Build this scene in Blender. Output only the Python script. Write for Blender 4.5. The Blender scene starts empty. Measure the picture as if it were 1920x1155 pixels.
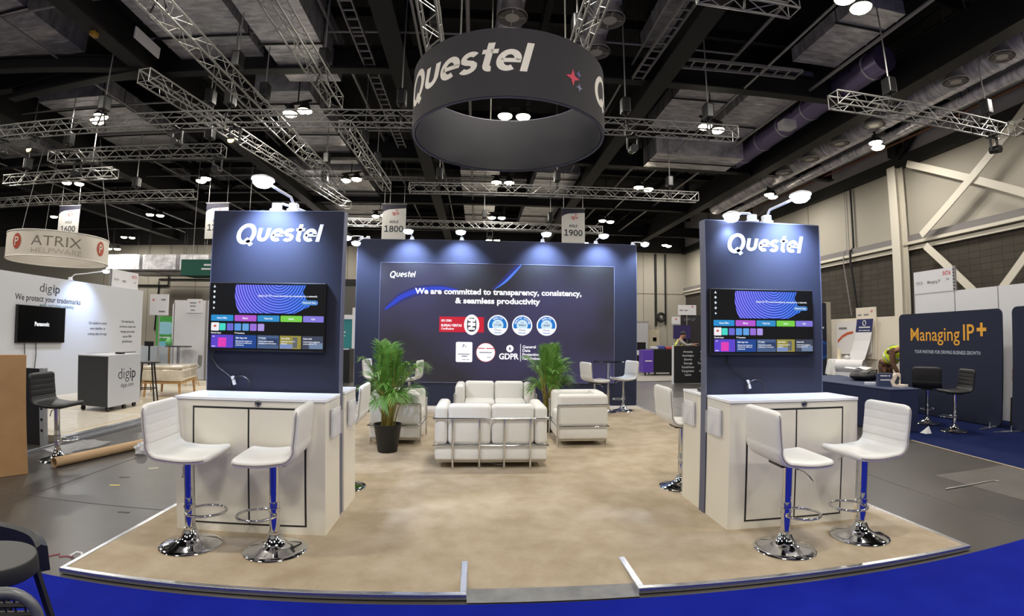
import bpy, bmesh, math, random
from mathutils import Vector, Matrix
PI = math.pi
R = math.radians
random.seed(7)
SC = bpy.context.scene
COL = SC.collection
E = 1.518           # eye height above the hall floor
P = 0.038           # platform top above the hall floor

# ------------------------------------------------------------------ camera
cam_data = bpy.data.cameras.new('camera')
cam = bpy.data.objects.new('camera', cam_data)
COL.objects.link(cam)
SC.camera = cam
M = ((0.9975428, -0.0147772, -0.0684837), (-0.0691979, -0.0549609, -0.9960878), (0.0109555, 0.9983792, -0.0558484))
cam.matrix_world = Matrix(((M[0][0], M[0][1], M[0][2], 0), (M[1][0], M[1][1], M[1][2], 0), (M[2][0], M[2][1], M[2][2], E), (0, 0, 0, 1)))
cam_data.clip_start = 0.05
cam_data.clip_end = 400
cam_data.sensor_width = 36
cam_data.sensor_fit = 'HORIZONTAL'
cam_data.type = 'PANO'       # a wide phone lens with its barrel distortion
cam_data.panorama_type = 'FISHEYE_LENS_POLYNOMIAL'
cam_data.fisheye_fov = PI
cam_data.fisheye_polynomial_k0 = 0.0
cam_data.fisheye_polynomial_k1 = -0.05631873
cam_data.fisheye_polynomial_k2 = -0.000250562726
cam_data.fisheye_polynomial_k3 = 6.934195e-05
cam_data.fisheye_polynomial_k4 = -1.865033e-06

# ------------------------------------------------------------------ world, exposure
W = bpy.data.worlds.new('hall_ambient')
SC.world = W
W.use_nodes = True
W.node_tree.nodes['Background'].inputs[0].default_value = (1.0, 0.95, 0.88, 1)
W.node_tree.nodes['Background'].inputs[1].default_value = 0.30
SC.view_settings.view_transform = 'Standard'
SC.view_settings.look = 'None'
SC.view_settings.gamma = 1
SC.view_settings.exposure = 0.0
SC.view_settings.use_curve_mapping = False
LAMP_W = 108.0        # one high bay lamp
SPOT_W = 230.0         # one LED arm lamp

# ------------------------------------------------------------------ materials
def lin(c):
    return tuple((x / 12.92 if x <= 0.04045 else ((x + 0.055) / 1.055) ** 2.4) for x in c)
def rgb(r, g, b):
    return lin((r / 255, g / 255, b / 255)) + (1,)
MATS = {}
def mat(name, col, rough=0.5, metal=0.0, emit=None, es=1.0, noise=None, bump=None, spec=0.5, trans=0.0, alpha=1.0, coat=0.0):
    """col: sRGB 0-255. noise = (scale, colour2, lo, hi, stretch); bump = (scale, strength)."""
    if name in MATS:
        return MATS[name]
    m = bpy.data.materials.new(name)
    m.use_nodes = True
    nt = m.node_tree
    b = nt.nodes['Principled BSDF']
    b.inputs['Base Color'].default_value = rgb(*col)
    b.inputs['Roughness'].default_value = rough
    b.inputs['Metallic'].default_value = metal
    b.inputs['Specular IOR Level'].default_value = spec
    b.inputs['Transmission Weight'].default_value = trans
    b.inputs['Alpha'].default_value = alpha
    b.inputs['Coat Weight'].default_value = coat
    if emit is not None:
        b.inputs['Emission Color'].default_value = rgb(*emit)
        b.inputs['Emission Strength'].default_value = es
    if noise or bump:
        tc = nt.nodes.new('ShaderNodeTexCoord')
    if noise:
        sc, c2, lo, hi = noise[:4]
        mp = nt.nodes.new('ShaderNodeMapping')
        st = noise[4] if len(noise) > 4 else (1, 1, 1)
        mp.inputs['Scale'].default_value = st
        nt.links.new(tc.outputs['Object'], mp.inputs[0])
        n = nt.nodes.new('ShaderNodeTexNoise')
        n.inputs['Scale'].default_value = sc
        n.inputs['Detail'].default_value = 6
        n.inputs['Roughness'].default_value = 0.62
        nt.links.new(mp.outputs[0], n.inputs['Vector'])
        r = nt.nodes.new('ShaderNodeValToRGB')
        r.color_ramp.elements[0].position = lo
        r.color_ramp.elements[0].color = rgb(*col)
        r.color_ramp.elements[1].position = hi
        r.color_ramp.elements[1].color = rgb(*c2)
        nt.links.new(n.outputs['Fac'], r.inputs[0])
        nt.links.new(r.outputs[0], b.inputs['Base Color'])
    if bump:
        n2 = nt.nodes.new('ShaderNodeTexNoise')
        n2.inputs['Scale'].default_value = bump[0]
        n2.inputs['Detail'].default_value = 4
        nt.links.new(tc.outputs['Object'], n2.inputs['Vector'])
        bp = nt.nodes.new('ShaderNodeBump')
        bp.inputs['Strength'].default_value = bump[1]
        bp.inputs['Distance'].default_value = 0.02
        nt.links.new(n2.outputs['Fac'], bp.inputs['Height'])
        nt.links.new(bp.outputs[0], b.inputs['Normal'])
    MATS[name] = m
    return m

def glow(name, col, s=1.0):
    """a surface that gives off light (screens, lamps)"""
    if name in MATS:
        return MATS[name]
    m = mat(name, (0, 0, 0), 0.4, emit=col, es=s)
    return m

M_CHROME = mat('chrome', (215, 217, 220), 0.07, 1.0)
M_STEEL = mat('brushed_aluminium', (212, 214, 220), 0.26, 0.95, noise=(40, (190, 193, 200), .3, .7, (1, 8, 1)))
M_ALU = mat('truss_aluminium', (158, 157, 153), 0.4, 0.65)
M_LEATHER = mat('white_leatherette', (222, 221, 217), 0.42, bump=(60, .08))
M_PIPING = mat('grey_piping', (150, 140, 128), 0.5)
M_LAM = mat('white_laminate', (226, 221, 208), 0.32)
M_TOPW = mat('white_worktop', (235, 236, 242), 0.22)
M_BLACKLINE = mat('black_gap', (22, 22, 24), 0.6)
M_NAVY = mat('navy_fabric', (26, 29, 47), 0.85, noise=(90, (30, 33, 53), .35, .65))
M_BLACK = mat('black_plastic', (18, 18, 20), 0.4)
M_BLACKSOFT = mat('black_leatherette', (26, 26, 29), 0.45, bump=(40, .1))
M_CARPET = mat('beige_carpet', (158, 142, 118), 0.95, noise=(3.1, (183, 169, 149), .28, .66), bump=(420, .35), spec=.1)
M_WHITE = mat('white_panel', (216, 216, 220), 0.5)
M_LETTER = mat('white_vinyl', (236, 240, 248), 0.45)
M_DARKSTEEL = mat('dark_painted_steel', (16, 16, 18), 0.65)
M_PIPE = mat('grey_pipe', (150, 148, 148), 0.45, 0.25)
M_FOIL = mat('foil_duct', (244, 243, 246), 0.28, 0.45, noise=(1.8, (178, 176, 182), .35, .65, (1, 3, 1)), bump=(3.5, 1.0))
M_SPIRAL = mat('galvanised_duct', (236, 234, 240), 0.32, 0.4, noise=(2.0, (184, 182, 194), .4, .6, (1, 4, 1)), bump=(3, .5))
M_CREAMSTEEL = mat('cream_painted_steel', (206, 200, 186), 0.5)
M_SCREENBLACK = mat('screen_glass', (6, 7, 10), 0.12)
M_BLUECARPET = mat('blue_carpet', (8, 22, 128), 0.95, noise=(2.2, (14, 30, 140), .3, .7), bump=(300, .2), spec=.1)
M_CONCRETE = mat('hall_concrete', (57, 54, 51), 0.34, noise=(.8, (77, 73, 70), .3, .72), bump=(9, .04))
M_NAVYCARPET = mat('navy_carpet', (14, 24, 62), 0.95, noise=(40, (20, 32, 76), .3, .7), spec=.1)
M_ACRYLIC = mat('clear_acrylic', (238, 240, 246), 0.08, trans=0.6, alpha=0.22)

# ------------------------------------------------------------------ mesh helpers
class MB:
    """collects shapes into one mesh"""
    def __init__(s):
        s.v = []; s.f = []
    def add(s, vs, fs):
        n = len(s.v)
        s.v.extend([tuple(v) for v in vs]); s.f.extend([tuple(n + i for i in f) for f in fs])
        return s
    def box(s, x0, x1, y0, y1, z0, z1):
        vs = [(x, y, z) for z in (z0, z1) for y in (y0, y1) for x in (x0, x1)]
        return s.add(vs, [(0, 2, 3, 1), (4, 5, 7, 6), (0, 1, 5, 4), (2, 6, 7, 3), (0, 4, 6, 2), (1, 3, 7, 5)])
    def bar(s, a, b, w, h, up=(0, 0, 1)):
        """a box-section bar from a to b, w wide and h deep along up"""
        a = Vector(a); b = Vector(b); d = (b - a).normalized(); u = Vector(up)
        if abs(d.dot(u)) > .95: u = Vector((0, 1, 0))
        r = d.cross(u).normalized(); u = r.cross(d)
        vs = [p + r * (i * w / 2) + u * (j * h / 2) for p in (a, b) for j in (-1, 1) for i in (-1, 1)]
        return s.add(vs, [(0, 1, 3, 2), (4, 6, 7, 5), (0, 4, 5, 1), (2, 3, 7, 6), (0, 2, 6, 4), (1, 5, 7, 3)])
    def rbox(s, x0, x1, y0, y1, z0, z1, r, seg=3):
        bm = bmesh.new()
        bmesh.ops.create_cube(bm, size=1)
        for v in bm.verts:
            v.co = Vector(((x0 + x1) / 2 + v.co.x * (x1 - x0), (y0 + y1) / 2 + v.co.y * (y1 - y0), (z0 + z1) / 2 + v.co.z * (z1 - z0)))
        bmesh.ops.bevel(bm, geom=bm.edges[:], offset=r, segments=seg, profile=0.5, affect='EDGES')
        bm.verts.index_update()
        s.add([v.co[:] for v in bm.verts], [[v.index for v in f.verts] for f in bm.faces])
        bm.free()
        return s
    def tube(s, pts, r, n=8, closed=False, caps=True):
        pts = [Vector(p) for p in pts]; k = len(pts)
        rs = r if isinstance(r, (list, tuple)) else [r] * k
        t = []
        for i in range(k):
            a = pts[i - 1] if (i > 0 or closed) else pts[i]
            b = pts[(i + 1) % k] if (i < k - 1 or closed) else pts[i]
            t.append((b - a).normalized())
        u = t[0].orthogonal().normalized()
        vs = []
        for i in range(k):
            u = (u - t[i] * u.dot(t[i])).normalized(); w = t[i].cross(u)
            vs += [pts[i] + (u * math.cos(2 * PI * j / n) + w * math.sin(2 * PI * j / n)) * rs[i] for j in range(n)]
        fs = []
        for i in range(k if closed else k - 1):
            a, b = i * n, ((i + 1) % k) * n
            fs += [(a + j, a + (j + 1) % n, b + (j + 1) % n, b + j) for j in range(n)]
        if caps and not closed:
            fs += [tuple(range(n))[::-1], tuple(range((k - 1) * n, k * n))]
        return s.add(vs, fs)
    def lathe(s, prof, n=32, c=(0, 0, 0), cap=True):
        vs = []; fs = []
        for r, z in prof:
            vs += [(c[0] + r * math.cos(2 * PI * j / n), c[1] + r * math.sin(2 * PI * j / n), c[2] + z) for j in range(n)]
        for i in range(len(prof) - 1):
            a, b = i * n, (i + 1) * n
            fs += [(a + j, a + (j + 1) % n, b + (j + 1) % n, b + j) for j in range(n)]
        if cap and prof[0][0] > 1e-4: fs.append(tuple(range(n))[::-1])
        if cap and prof[-1][0] > 1e-4: fs.append(tuple(range((len(prof) - 1) * n, len(prof) * n)))
        return s.add(vs, fs)
    def ball(s, c, rx, ry=None, rz=None, n=16, m=10):
        ry = ry or rx; rz = rz or rx
        pr = [(max(1e-5, math.sin(PI * i / m)), -math.cos(PI * i / m)) for i in range(m + 1)]
        t = MB().lathe(pr, n)
        return s.add([(c[0] + x * rx, c[1] + y * ry, c[2] + z * rz) for x, y, z in t.v], t.f)
    def prism(s, poly, c0, c1, axis='y'):
        """poly in 2-D, extruded along the axis from c0 to c1 (x: (y,z), y: (x,z), z: (x,y))"""
        pl = {'x': lambda a, b, c: (c, a, b), 'y': lambda a, b, c: (a, c, b), 'z': lambda a, b, c: (a, b, c)}[axis]
        n = len(poly)
        vs = [pl(a, b, c0) for a, b in poly] + [pl(a, b, c1) for a, b in poly]
        fs = [tuple(range(n))[::-1], tuple(range(n, 2 * n))] + [(i, (i + 1) % n, n + (i + 1) % n, n + i) for i in range(n)]
        return s.add(vs, fs)
    def map(s, fn):
        s.v = [tuple(fn(*v)) for v in s.v]
        return s
    def xf(s, mtx):
        s.v = [tuple(mtx @ Vector(v)) for v in s.v]
        return s

def obj(name, mb, m, parent=None, smooth=False, label=None, loc=None, kind=None):
    me = bpy.data.meshes.new(name)
    me.from_pydata(mb.v, [], mb.f)
    me.validate()
    bm = bmesh.new(); bm.from_mesh(me)
    bmesh.ops.recalc_face_normals(bm, faces=bm.faces[:])
    bm.to_mesh(me); bm.free()
    me.materials.append(m)
    if smooth:
        me.polygons.foreach_set('use_smooth', [True] * len(me.polygons))
        me.set_sharp_from_angle(angle=R(42))
    o = bpy.data.objects.new(name, me)
    COL.objects.link(o)
    if parent is not None: o.parent = parent
    if loc: o.location = loc
    if label: o['label'] = label
    if kind: o['kind'] = kind
    return o

def thing(name, label, cat, loc=(0, 0, 0), rz=0.0, group=None):
    o = bpy.data.objects.new(name, None)
    o.empty_display_size = 0.1
    COL.objects.link(o)
    o.location = loc; o.rotation_euler = (0, 0, rz)
    o['label'] = label; o['category'] = cat
    if group: o['group'] = group
    return o
def tag(o, label, cat, group=None):
    o['label'] = label; o['category'] = cat
    if group: o['group'] = group
    return o
def struct(name, mb, m, smooth=False):
    o = obj(name, mb, m, smooth=smooth); o['kind'] = 'structure'
    return o
def copy_tree(o, parent=None):
    c = o.copy(); COL.objects.link(c)
    if parent is not None: c.parent = parent
    for ch in o.children: copy_tree(ch, c)
    return c
def dup(o, label, loc, rz=None, group=None):
    c = copy_tree(o)
    c.location = loc
    if rz is not None: c.rotation_euler = (0, 0, rz)
    c['label'] = label
    if group: c['group'] = group
    return c

# lettering ---------------------------------------------------------
def letters(s, size, bold=0.0, shear=0.0, align='CENTER', width=None, spacing=1.0):
    """flat letters in the x-y plane, baseline at 0; width: squeeze to this width"""
    if isinstance(s, tuple):              # print too small to read: a row of word-long dashes, s = letters per word
        n = sum(s) + len(s) - 1; x = -n / 2; mb = MB(); wd = width or .5 * size * n; al0 = wd / 2 if align == 'LEFT' else 0
        for w in s:
            a, b = x / n * wd + al0, (x + w) / n * wd + al0
            mb.add([(a, 0, 0), (b, 0, 0), (b, size * .5, 0), (a, size * .5, 0)], [(0, 1, 2, 3)]); x += w + 1
        return mb
    cu = bpy.data.curves.new('lettering', 'FONT')
    cu.body = s; cu.size = size; cu.offset = bold * size; cu.shear = shear
    cu.align_x = align; cu.space_character = spacing; cu.resolution_u = 3; cu.fill_mode = 'FRONT'
    o = bpy.data.objects.new('lettering', cu); COL.objects.link(o)
    dg = bpy.context.evaluated_depsgraph_get()
    me = bpy.data.meshes.new_from_object(o.evaluated_get(dg))
    mb = MB().add([v.co[:] for v in me.vertices], [list(p.vertices) for p in me.polygons])
    bpy.data.objects.remove(o); bpy.data.curves.remove(cu); bpy.data.meshes.remove(me)
    if width and mb.v:
        x0 = min(v[0] for v in mb.v); x1 = max(v[0] for v in mb.v)
        k = width / (x1 - x0)
        if align == 'LEFT': mb.map(lambda x, y, z: ((x - x0) * k, y, z))
        else: mb.map(lambda x, y, z: ((x - (x0 + x1) / 2) * k, y, z))
    return mb
def ribbon(pts, w):
    """a flat stroke of even width through 2-D points, square ends"""
    vs = []; k = len(pts)
    for i in range(k):
        a = pts[max(i - 1, 0)]; b = pts[min(i + 1, k - 1)]
        dx, dy = b[0] - a[0], b[1] - a[1]; L = math.hypot(dx, dy) or 1
        vs += [(pts[i][0] - dy / L * w / 2, pts[i][1] + dx / L * w / 2, 0), (pts[i][0] + dy / L * w / 2, pts[i][1] - dx / L * w / 2, 0)]
    return MB().add(vs, [(2 * i, 2 * i + 1, 2 * i + 3, 2 * i + 2) for i in range(k - 1)])
def arc2(cx, cy, rx, ry, a0, a1, n=14):
    return [(cx + rx * math.cos(R(a0 + (a1 - a0) * i / n)), cy + ry * math.sin(R(a0 + (a1 - a0) * i / n))) for i in range(n + 1)]
def wordmark(h, width):
    """the booth's rounded slanted word: a large Q with its tail, then lower-case letters; centred, baseline 0, tall letters h high"""
    t = .185
    mb = MB()
    def put(x, *strokes):
        for s in strokes: mb.add([(a + x, b, c) for a, b, c in s.v], s.f)
    put(0, ribbon(arc2(.47, .42, .38, .50, 0, 360, 48), .20), ribbon([(.50, .14), (.86, -.22)], .20))
    x = 1.04
    e = lambda: (ribbon(arc2(.31, .37, .225, .285, 0, 305, 26), t), ribbon([(.07, .365), (.62, .365)], .14))
    put(x, ribbon([(.09, .75)] + arc2(.30, .31, .21, .225, 180, 360, 16) + [(.51, .75)], t)); x += .68
    put(x, *e()); x += .64
    put(x, ribbon(arc2(.26, .52, .175, .145, 35, 195, 12)[:-1] + [(.10, .44), (.20, .385), (.33, .35), (.42, .28)] + arc2(.25, .215, .175, .14, 5, -150, 12), t * .93)); x += .56
    put(x, ribbon([(.19, .98), (.19, .25)] + arc2(.31, .22, .12, .135, 180, 285, 8), t), ribbon([(.0, .68), (.42, .68)], .15)); x += .44
    put(x, *e()); x += .66
    put(x, ribbon([(.09, .0), (.09, 1.0)], t))
    mb.map(lambda a, b, c: (a + .20 * b, b, c))
    xs = [v[0] for v in mb.v]; xa, xb = min(xs), max(xs)
    s = width / (xb - xa)
    return mb.map(lambda a, b, c: ((a - (xa + xb) / 2) * s, b * h, c))
def stand(mb, x, y, z):
    """letters upright, read by someone in front who looks along +y"""
    return mb.map(lambda a, b, c: (a + x, y - c, b + z))
def flat(poly_or_rect):
    """a thin flat shape standing in the x-z plane: rect (x0,x1,z0,z1)"""
    x0, x1, z0, z1 = poly_or_rect
    return MB().add([(x0, 0, z0), (x1, 0, z0), (x1, 0, z1), (x0, 0, z1)], [(0, 1, 2, 3)])
def rrect(x0, x1, z0, z1, r, n=5):
    pts = []
    for cx, cz, a in ((x1 - r, z0 + r, -PI / 2), (x1 - r, z1 - r, 0), (x0 + r, z1 - r, PI / 2), (x0 + r, z0 + r, PI)):
        pts += [(cx + r * math.cos(a + PI / 2 * i / n), cz + r * math.sin(a + PI / 2 * i / n)) for i in range(n + 1)]
    return pts
def disc2(cx, cz, rx, rz=None, n=32):
    rz = rz or rx
    return [(cx + rx * math.cos(2 * PI * i / n), cz + rz * math.sin(2 * PI * i / n)) for i in range(n)]
def face(mb, poly, y):
    n = len(poly)
    return mb.add([(a, y, b) for a, b in poly], [tuple(range(n))])
# ================================================================== hall shell
XL, XR, YB, YF = -48.0, 16.5, -14.0, 38.0
struct('floor', MB().box(XL, XR, YB, YF, -0.2, 0), M_CONCRETE)
# floor joints and worn patches that are visible in the concrete
struct('floor_trench_cover', MB().box(5.0, 6.7, 3.2, 4.6, 0.0, 0.002), mat('dark_floor_plate', (74, 70, 66), .45, noise=(3, (88, 84, 80), .3, .7)))
struct('floor_joint', MB().box(4.3, 4.32, 3.0, 12, 0.0, 0.0015).box(-4.05, -4.03, 3.2, 12, 0, .0015).box(-9, -2.6, 4.1, 4.115, 0, .0015), mat('joint_filler', (66, 62, 58), .6))
o = struct('floor_blue_carpet', MB().box(-14, 14, -13, 2.755, 0.0, 0.006), M_BLUECARPET)

# roof deck
m_deck = mat('corrugated_deck', (20, 19, 20), .7)
ZD = E + 9.6
dk = MB()
for i in range(int((XR - XL) / .6)):
    x = XL + i * .6
    dk.box(x, x + .34, YB, YF, ZD - .03, ZD + .0)
dk.box(XL, XR, YB, YF, ZD, ZD + .2)
struct('ceiling', dk, m_deck)

# right wall: dark blocks below, pale panels above, steel frame in front
m_block = mat('grey_blockwork', (66, 60, 53), .9)
nt = m_block.node_tree; bs = nt.nodes['Principled BSDF']
tc = nt.nodes.new('ShaderNodeTexCoord'); mp = nt.nodes.new('ShaderNodeMapping'); br = nt.nodes.new('ShaderNodeTexBrick')
mp.inputs['Rotation'].default_value = (0, R(90), 0); mp.inputs['Scale'].default_value = (1, 1, 1)
sx = nt.nodes.new('ShaderNodeSeparateXYZ'); cx = nt.nodes.new('ShaderNodeCombineXYZ')
nt.links.new(tc.outputs['Object'], sx.inputs[0]); nt.links.new(sx.outputs['Y'], cx.inputs['X']); nt.links.new(sx.outputs['Z'], cx.inputs['Y'])
nt.links.new(cx.outputs[0], br.inputs['Vector'])
br.offset = 0.0
br.inputs['Scale'].default_value = 1.0; br.inputs['Brick Width'].default_value = .44; br.inputs['Row Height'].default_value = .22
br.inputs['Mortar Size'].default_value = .012
br.inputs['Color1'].default_value = rgb(68, 62, 54); br.inputs['Color2'].default_value = rgb(60, 55, 48); br.inputs['Mortar'].default_value = rgb(44, 40, 36)
nt.links.new(br.outputs['Color'], bs.inputs['Base Color'])
m_pale = mat('pale_wall_panel', (168, 162, 150), .75)
m_pale2 = mat('upper_wall_panel', (188, 184, 188), .75)
struct('wall_right', MB().box(XR, XR + .3, YB, YF, 0, 5.03), m_block)
struct('wall_right_panels', MB().box(XR, XR + .3, YB, YF, 5.03, 8.3), m_pale)
struct('wall_right_upper', MB().box(XR, XR + .3, YB, YF, 8.3, ZD), m_pale2)
struct('wall_back', MB().box(XL, XR, YF, YF + .3, 0, 8.2), m_pale)
struct('wall_back_upper', MB().box(XL, XR, YF, YF + .3, 8.2, ZD), mat('dark_upper_wall', (44, 42, 42), .8))
struct('trim_1', MB().box(XR - .22, XR, YB, YF, 5.18, 5.42), mat('grey_ledge', (120, 116, 116), .5))
struct('trim_2', MB().box(XR - .28, XR, YB, YF, 5.06, 5.17).box(XR - .16, XR, YB, YF, 4.86, 5.0), M_CREAMSTEEL)
struct('beam_wall', MB().box(XR - .3, XR, YB, YF, 8.15, 8.6).box(XR - .5, XR - .1, 16.15, 16.55, 8.6, ZD - .04).bar((XR - .3, 16.2, 8.5), (XR - .3, 13.2, 10.9), .2, .2), M_DARKSTEEL)
sm = MB()
for y in (19.4, 22.5, 26, 30, 34): sm.box(XR - .012, XR, y, y + .03, 5.1, 8.2)
for x in (12.95, 14.9, -30, -26, -22, -18, -14, -10): sm.box(x, x + .03, YF - .012, YF, 0, 8.2)
sm.box(XL, XR, YF - .012, YF, 4.9, 4.96)
struct('trim_3', sm, mat('panel_joint', (110, 100, 86), .7))
m_rough = mat('cable_black', (24, 24, 25), .6)

def column(y, lab):
    c = thing('steel_column', lab, 'column', (XR - .2, y, 0))
    c['kind'] = 'structure'
    # H-section: two flanges and a web
    obj('flange', MB().box(-.42, -.39, -.2, .2, 0, 8.15), M_CREAMSTEEL, c)
    obj('flange', MB().box(-.03, 0, -.2, .2, 0, 8.15), M_CREAMSTEEL, c)
    obj('web', MB().box(-.39, -.03, -.015, .015, 0, 8.15), M_CREAMSTEEL, c)
    return c
column(16.35, 'cream steel column on the right wall where the cross braces meet')
column(8.4, 'cream steel column on the right wall beyond the picture edge')
def brace(name, lab, a, b):
    return tag(obj(name, MB().bar(a, b, .05, .26, (0, 0, 1)), M_CREAMSTEEL), lab, 'brace')
g = 'steel braces on the right wall'
brace('steel_brace', 'cream brace falling from the column head to the right on upper wall', (XR - .45, 15.65, 8.1), (XR - .45, 8.6, 4.62))['group'] = g
brace('steel_brace', 'cream brace rising to the right from the wall rail to the roof', (XR - .51, 15.2, 5.25), (XR - .51, 9.0, 9.25))['group'] = g
brace('steel_brace', 'cream brace falling right from below the wall rail across dark blockwork', (XR - .45, 15.1, 4.85), (XR - .45, 11.0, 1.0))['group'] = g
brace('steel_brace', 'cream brace rising to the picture edge across dark blockwork', (XR - .51, 9.7, 5.3), (XR - .51, 13.2, 1.9))['group'] = g
def conduit(lab, pts, r=.035, m=None, name='wall_conduit'):
    return tag(obj(name, MB().tube(pts, r, 6), m or M_PIPE, smooth=True), lab, 'conduit')
conduit('dark pipe running down the right wall panels and blockwork', [(XR - .1, 19.3, 8.1), (XR - .1, 19.3, 5.5), (XR - .3, 19.3, 5.3), (XR - .3, 19.3, 4.8), (XR - .1, 19.2, 2.75)], .05, M_DARKSTEEL)
conduit('thin grey pipe beside the dark pipe on right wall', [(XR - .08, 19.75, 8.1), (XR - .08, 19.75, 5.5), (XR - .3, 19.75, 5.3), (XR - .3, 19.75, 4.8), (XR - .08, 19.6, 2.5)], .02)
tag(obj('socket_box', MB().rbox(XR - .12, XR, 18.9, 19.1, 2.5, 2.8, .02), M_WHITE), 'small white socket box at the foot of wall pipe', 'socket')
conduit('thick black pipe down the far wall, left of the hose reel', [(13.95, YF - .1, 8.1), (13.95, YF - .1, 2.4)], .09, M_DARKSTEEL)
conduit('black pipe down the far wall to the hose reel', [(14.75, YF - .1, 8.1), (14.75, YF - .1, 2.5)], .07, M_DARKSTEEL)
hr = thing('hose_reel', 'black hose reel hanging on the far pale wall', 'hose reel', (14.35, YF - .15, 3.1))
obj('hose', MB().tube([(.3 * math.cos(t * PI / 10), 0, .3 * math.sin(t * PI / 10)) for t in range(20)], .09, 8, closed=True), m_rough, hr, True)
obj('drum', MB().tube([(0, -.08, 0), (0, .12, 0)], .12, 12), M_PIPE, hr, True)
dr = thing('door_1', 'pale door with a small dark window in the far wall', 'door', (13.5, YF - .03, 0)); dr['kind'] = 'structure'
obj('leaf', MB().box(-.75, .75, -.05, 0, 0, 2.1), mat('pale_door', (190, 180, 158), .6), dr)
obj('window', MB().box(.2, .5, -.07, -.05, 1.2, 1.5), M_SCREENBLACK, dr)
conduit('crooked thin pipe down the far wall on the left, beside lit foil duct', [(-24.2, YF - .1, 6.2), (-24.2, YF - .1, 5.0), (-27.3, YF - .1, 5.0), (-27.3, YF - .1, 3.1), (-28, YF - .1, 2.2)], .07, M_DARKSTEEL)
conduit('thin pipe along and down the far wall behind the white booth', [(-20.2, YF - .1, 5.5), (-25, YF - .1, 5.5), (-25, YF - .1, 4.9), (-25.2, YF - .1, 1.5)], .05, M_DARKSTEEL)

# ================================================================== booth platform
PX0, PX1, PY0, PY1 = -2.573, 3.467, 2.80, 10.62
pf = thing('booth_platform', 'low booth platform with beige carpet and aluminium edging', 'platform', (0, 0, 0))
RX0, RX1, RY = -.047, .955, 3.22
dm = MB()
for x0, x1, y0 in ((PX0 + .03, RX0 - .02, PY0 + .03), (RX0 - .02, RX1 + .02, RY), (RX1 + .02, PX1 - .03, PY0 + .03)):
    dm.box(x0, x1, y0, PY1 - .02, .004, P)
obj('carpet', dm, M_CARPET, pf)
rp = MB().add([(RX0, PY0 + .10, .012), (RX1, PY0 + .10, .012), (RX1, RY, P), (RX0, RY, P), (RX0, PY0 + .10, .004), (RX1, PY0 + .10, .004), (RX1, RY, .004), (RX0, RY, .004)],
              [(0, 1, 2, 3), (4, 7, 6, 5), (0, 4, 5, 1), (2, 6, 7, 3), (1, 5, 6, 2), (0, 3, 7, 4)])
obj('ramp_carpet', rp, M_CARPET, pf)
obj('ramp_plate', MB().add([(RX0, PY0 - .03, .008), (RX1, PY0 - .03, .008), (RX1, PY0 + .115, .018), (RX0, PY0 + .115, .018), (RX0, PY0 - .03, .0062), (RX1, PY0 - .03, .0062), (RX1, PY0 + .115, .006), (RX0, PY0 + .115, .006)],
                          [(0, 1, 2, 3), (4, 7, 6, 5), (0, 4, 5, 1), (2, 6, 7, 3), (1, 5, 6, 2), (0, 3, 7, 4)]), mat('dull_aluminium', (150, 150, 150), .5, .75, noise=(6, (128, 128, 130), .35, .65)), pf, label='sloping aluminium plate at the foot of the ramp')  # duller metal than the edge trims, to hold back lamp glare
def edge(x0, x1, y0, y1):
    obj('edge_trim', MB().rbox(x0, x1, y0, y1, .006, P + .004, .003, 1), M_STEEL, pf)
edge(PX0, RX0, PY0, PY0 + .036)
edge(RX1, 3.05, PY0, PY0 + .036); edge(3.052, PX1, PY0, PY0 + .036)
edge(PX0, PX0 + .034, PY0 + .036, 6.6); edge(PX0, PX0 + .034, 6.602, PY1)
edge(PX1 - .034, PX1, PY0 + .036, 6.6); edge(PX1 - .034, PX1, 6.602, PY1)
edge(RX0 - .042, RX0, PY0 + .037, RY + .02); edge(RX1, RX1 + .042, PY0 + .037, RY + .02)
obj('kick_gap', MB().box(PX0 + .02, RX0, PY0 + .012, PY0 + .05, 0, .006).box(RX1, PX1 - .02, PY0 + .012, PY0 + .05, 0, .006), M_BLACKLINE, pf)

# ================================================================== counters
def counter(lab, x, y, faces_front, lock=True):
    """x: centre, y: front face; w 1.143, d .40, h 1.0"""
    c = thing('counter', lab, 'counter', (x, y, P), 0 if faces_front else PI, 'white lockable counters')
    w, d = .5715, .385
    obj('cabinet', MB().box(-w, w, 0, d, 0, .972), M_LAM, c)
    obj('worktop', MB().rbox(-w - .004, w + .004, -.006, d, .976, 1.0, .003, 1), M_TOPW, c)
    # dark shadow gap with two doors set in it
    obj('door_gap', MB().box(-.432, .432, -.002, 0, .058, .930), M_BLACKLINE, c)
    for s in (-1, 1):
        dr = obj('door', MB().box(min(s * .007, s * .418), max(s * .007, s * .418), -.005, -.002, .072, .916), M_LAM, c)
    if lock:
        lk = obj('lock', MB().lathe([(.024, 0), (.024, .006), (.018, .011), (.0, .011)], 20).xf(Matrix.Translation((.07, -.0, .96)) @ Matrix.Rotation(PI / 2, 4, 'X')), mat('lock_steel', (120, 120, 122), .25, 1), c, True)
        obj('keyhole', MB().box(.066, .074, -.0125, -.0108, .952, .968), M_BLACK, lk)
    return c
LX, RXC = -1.666, 2.49
counter('white counter in front of the left screen tower', LX, 3.645, True)
counter('white counter behind the left screen tower', LX, 4.165 + .385, False)
counter('white counter in front of the right screen tower', RXC, 3.594, True)
counter('white counter behind the right screen tower', RXC, 4.085 + .385, False)

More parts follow.
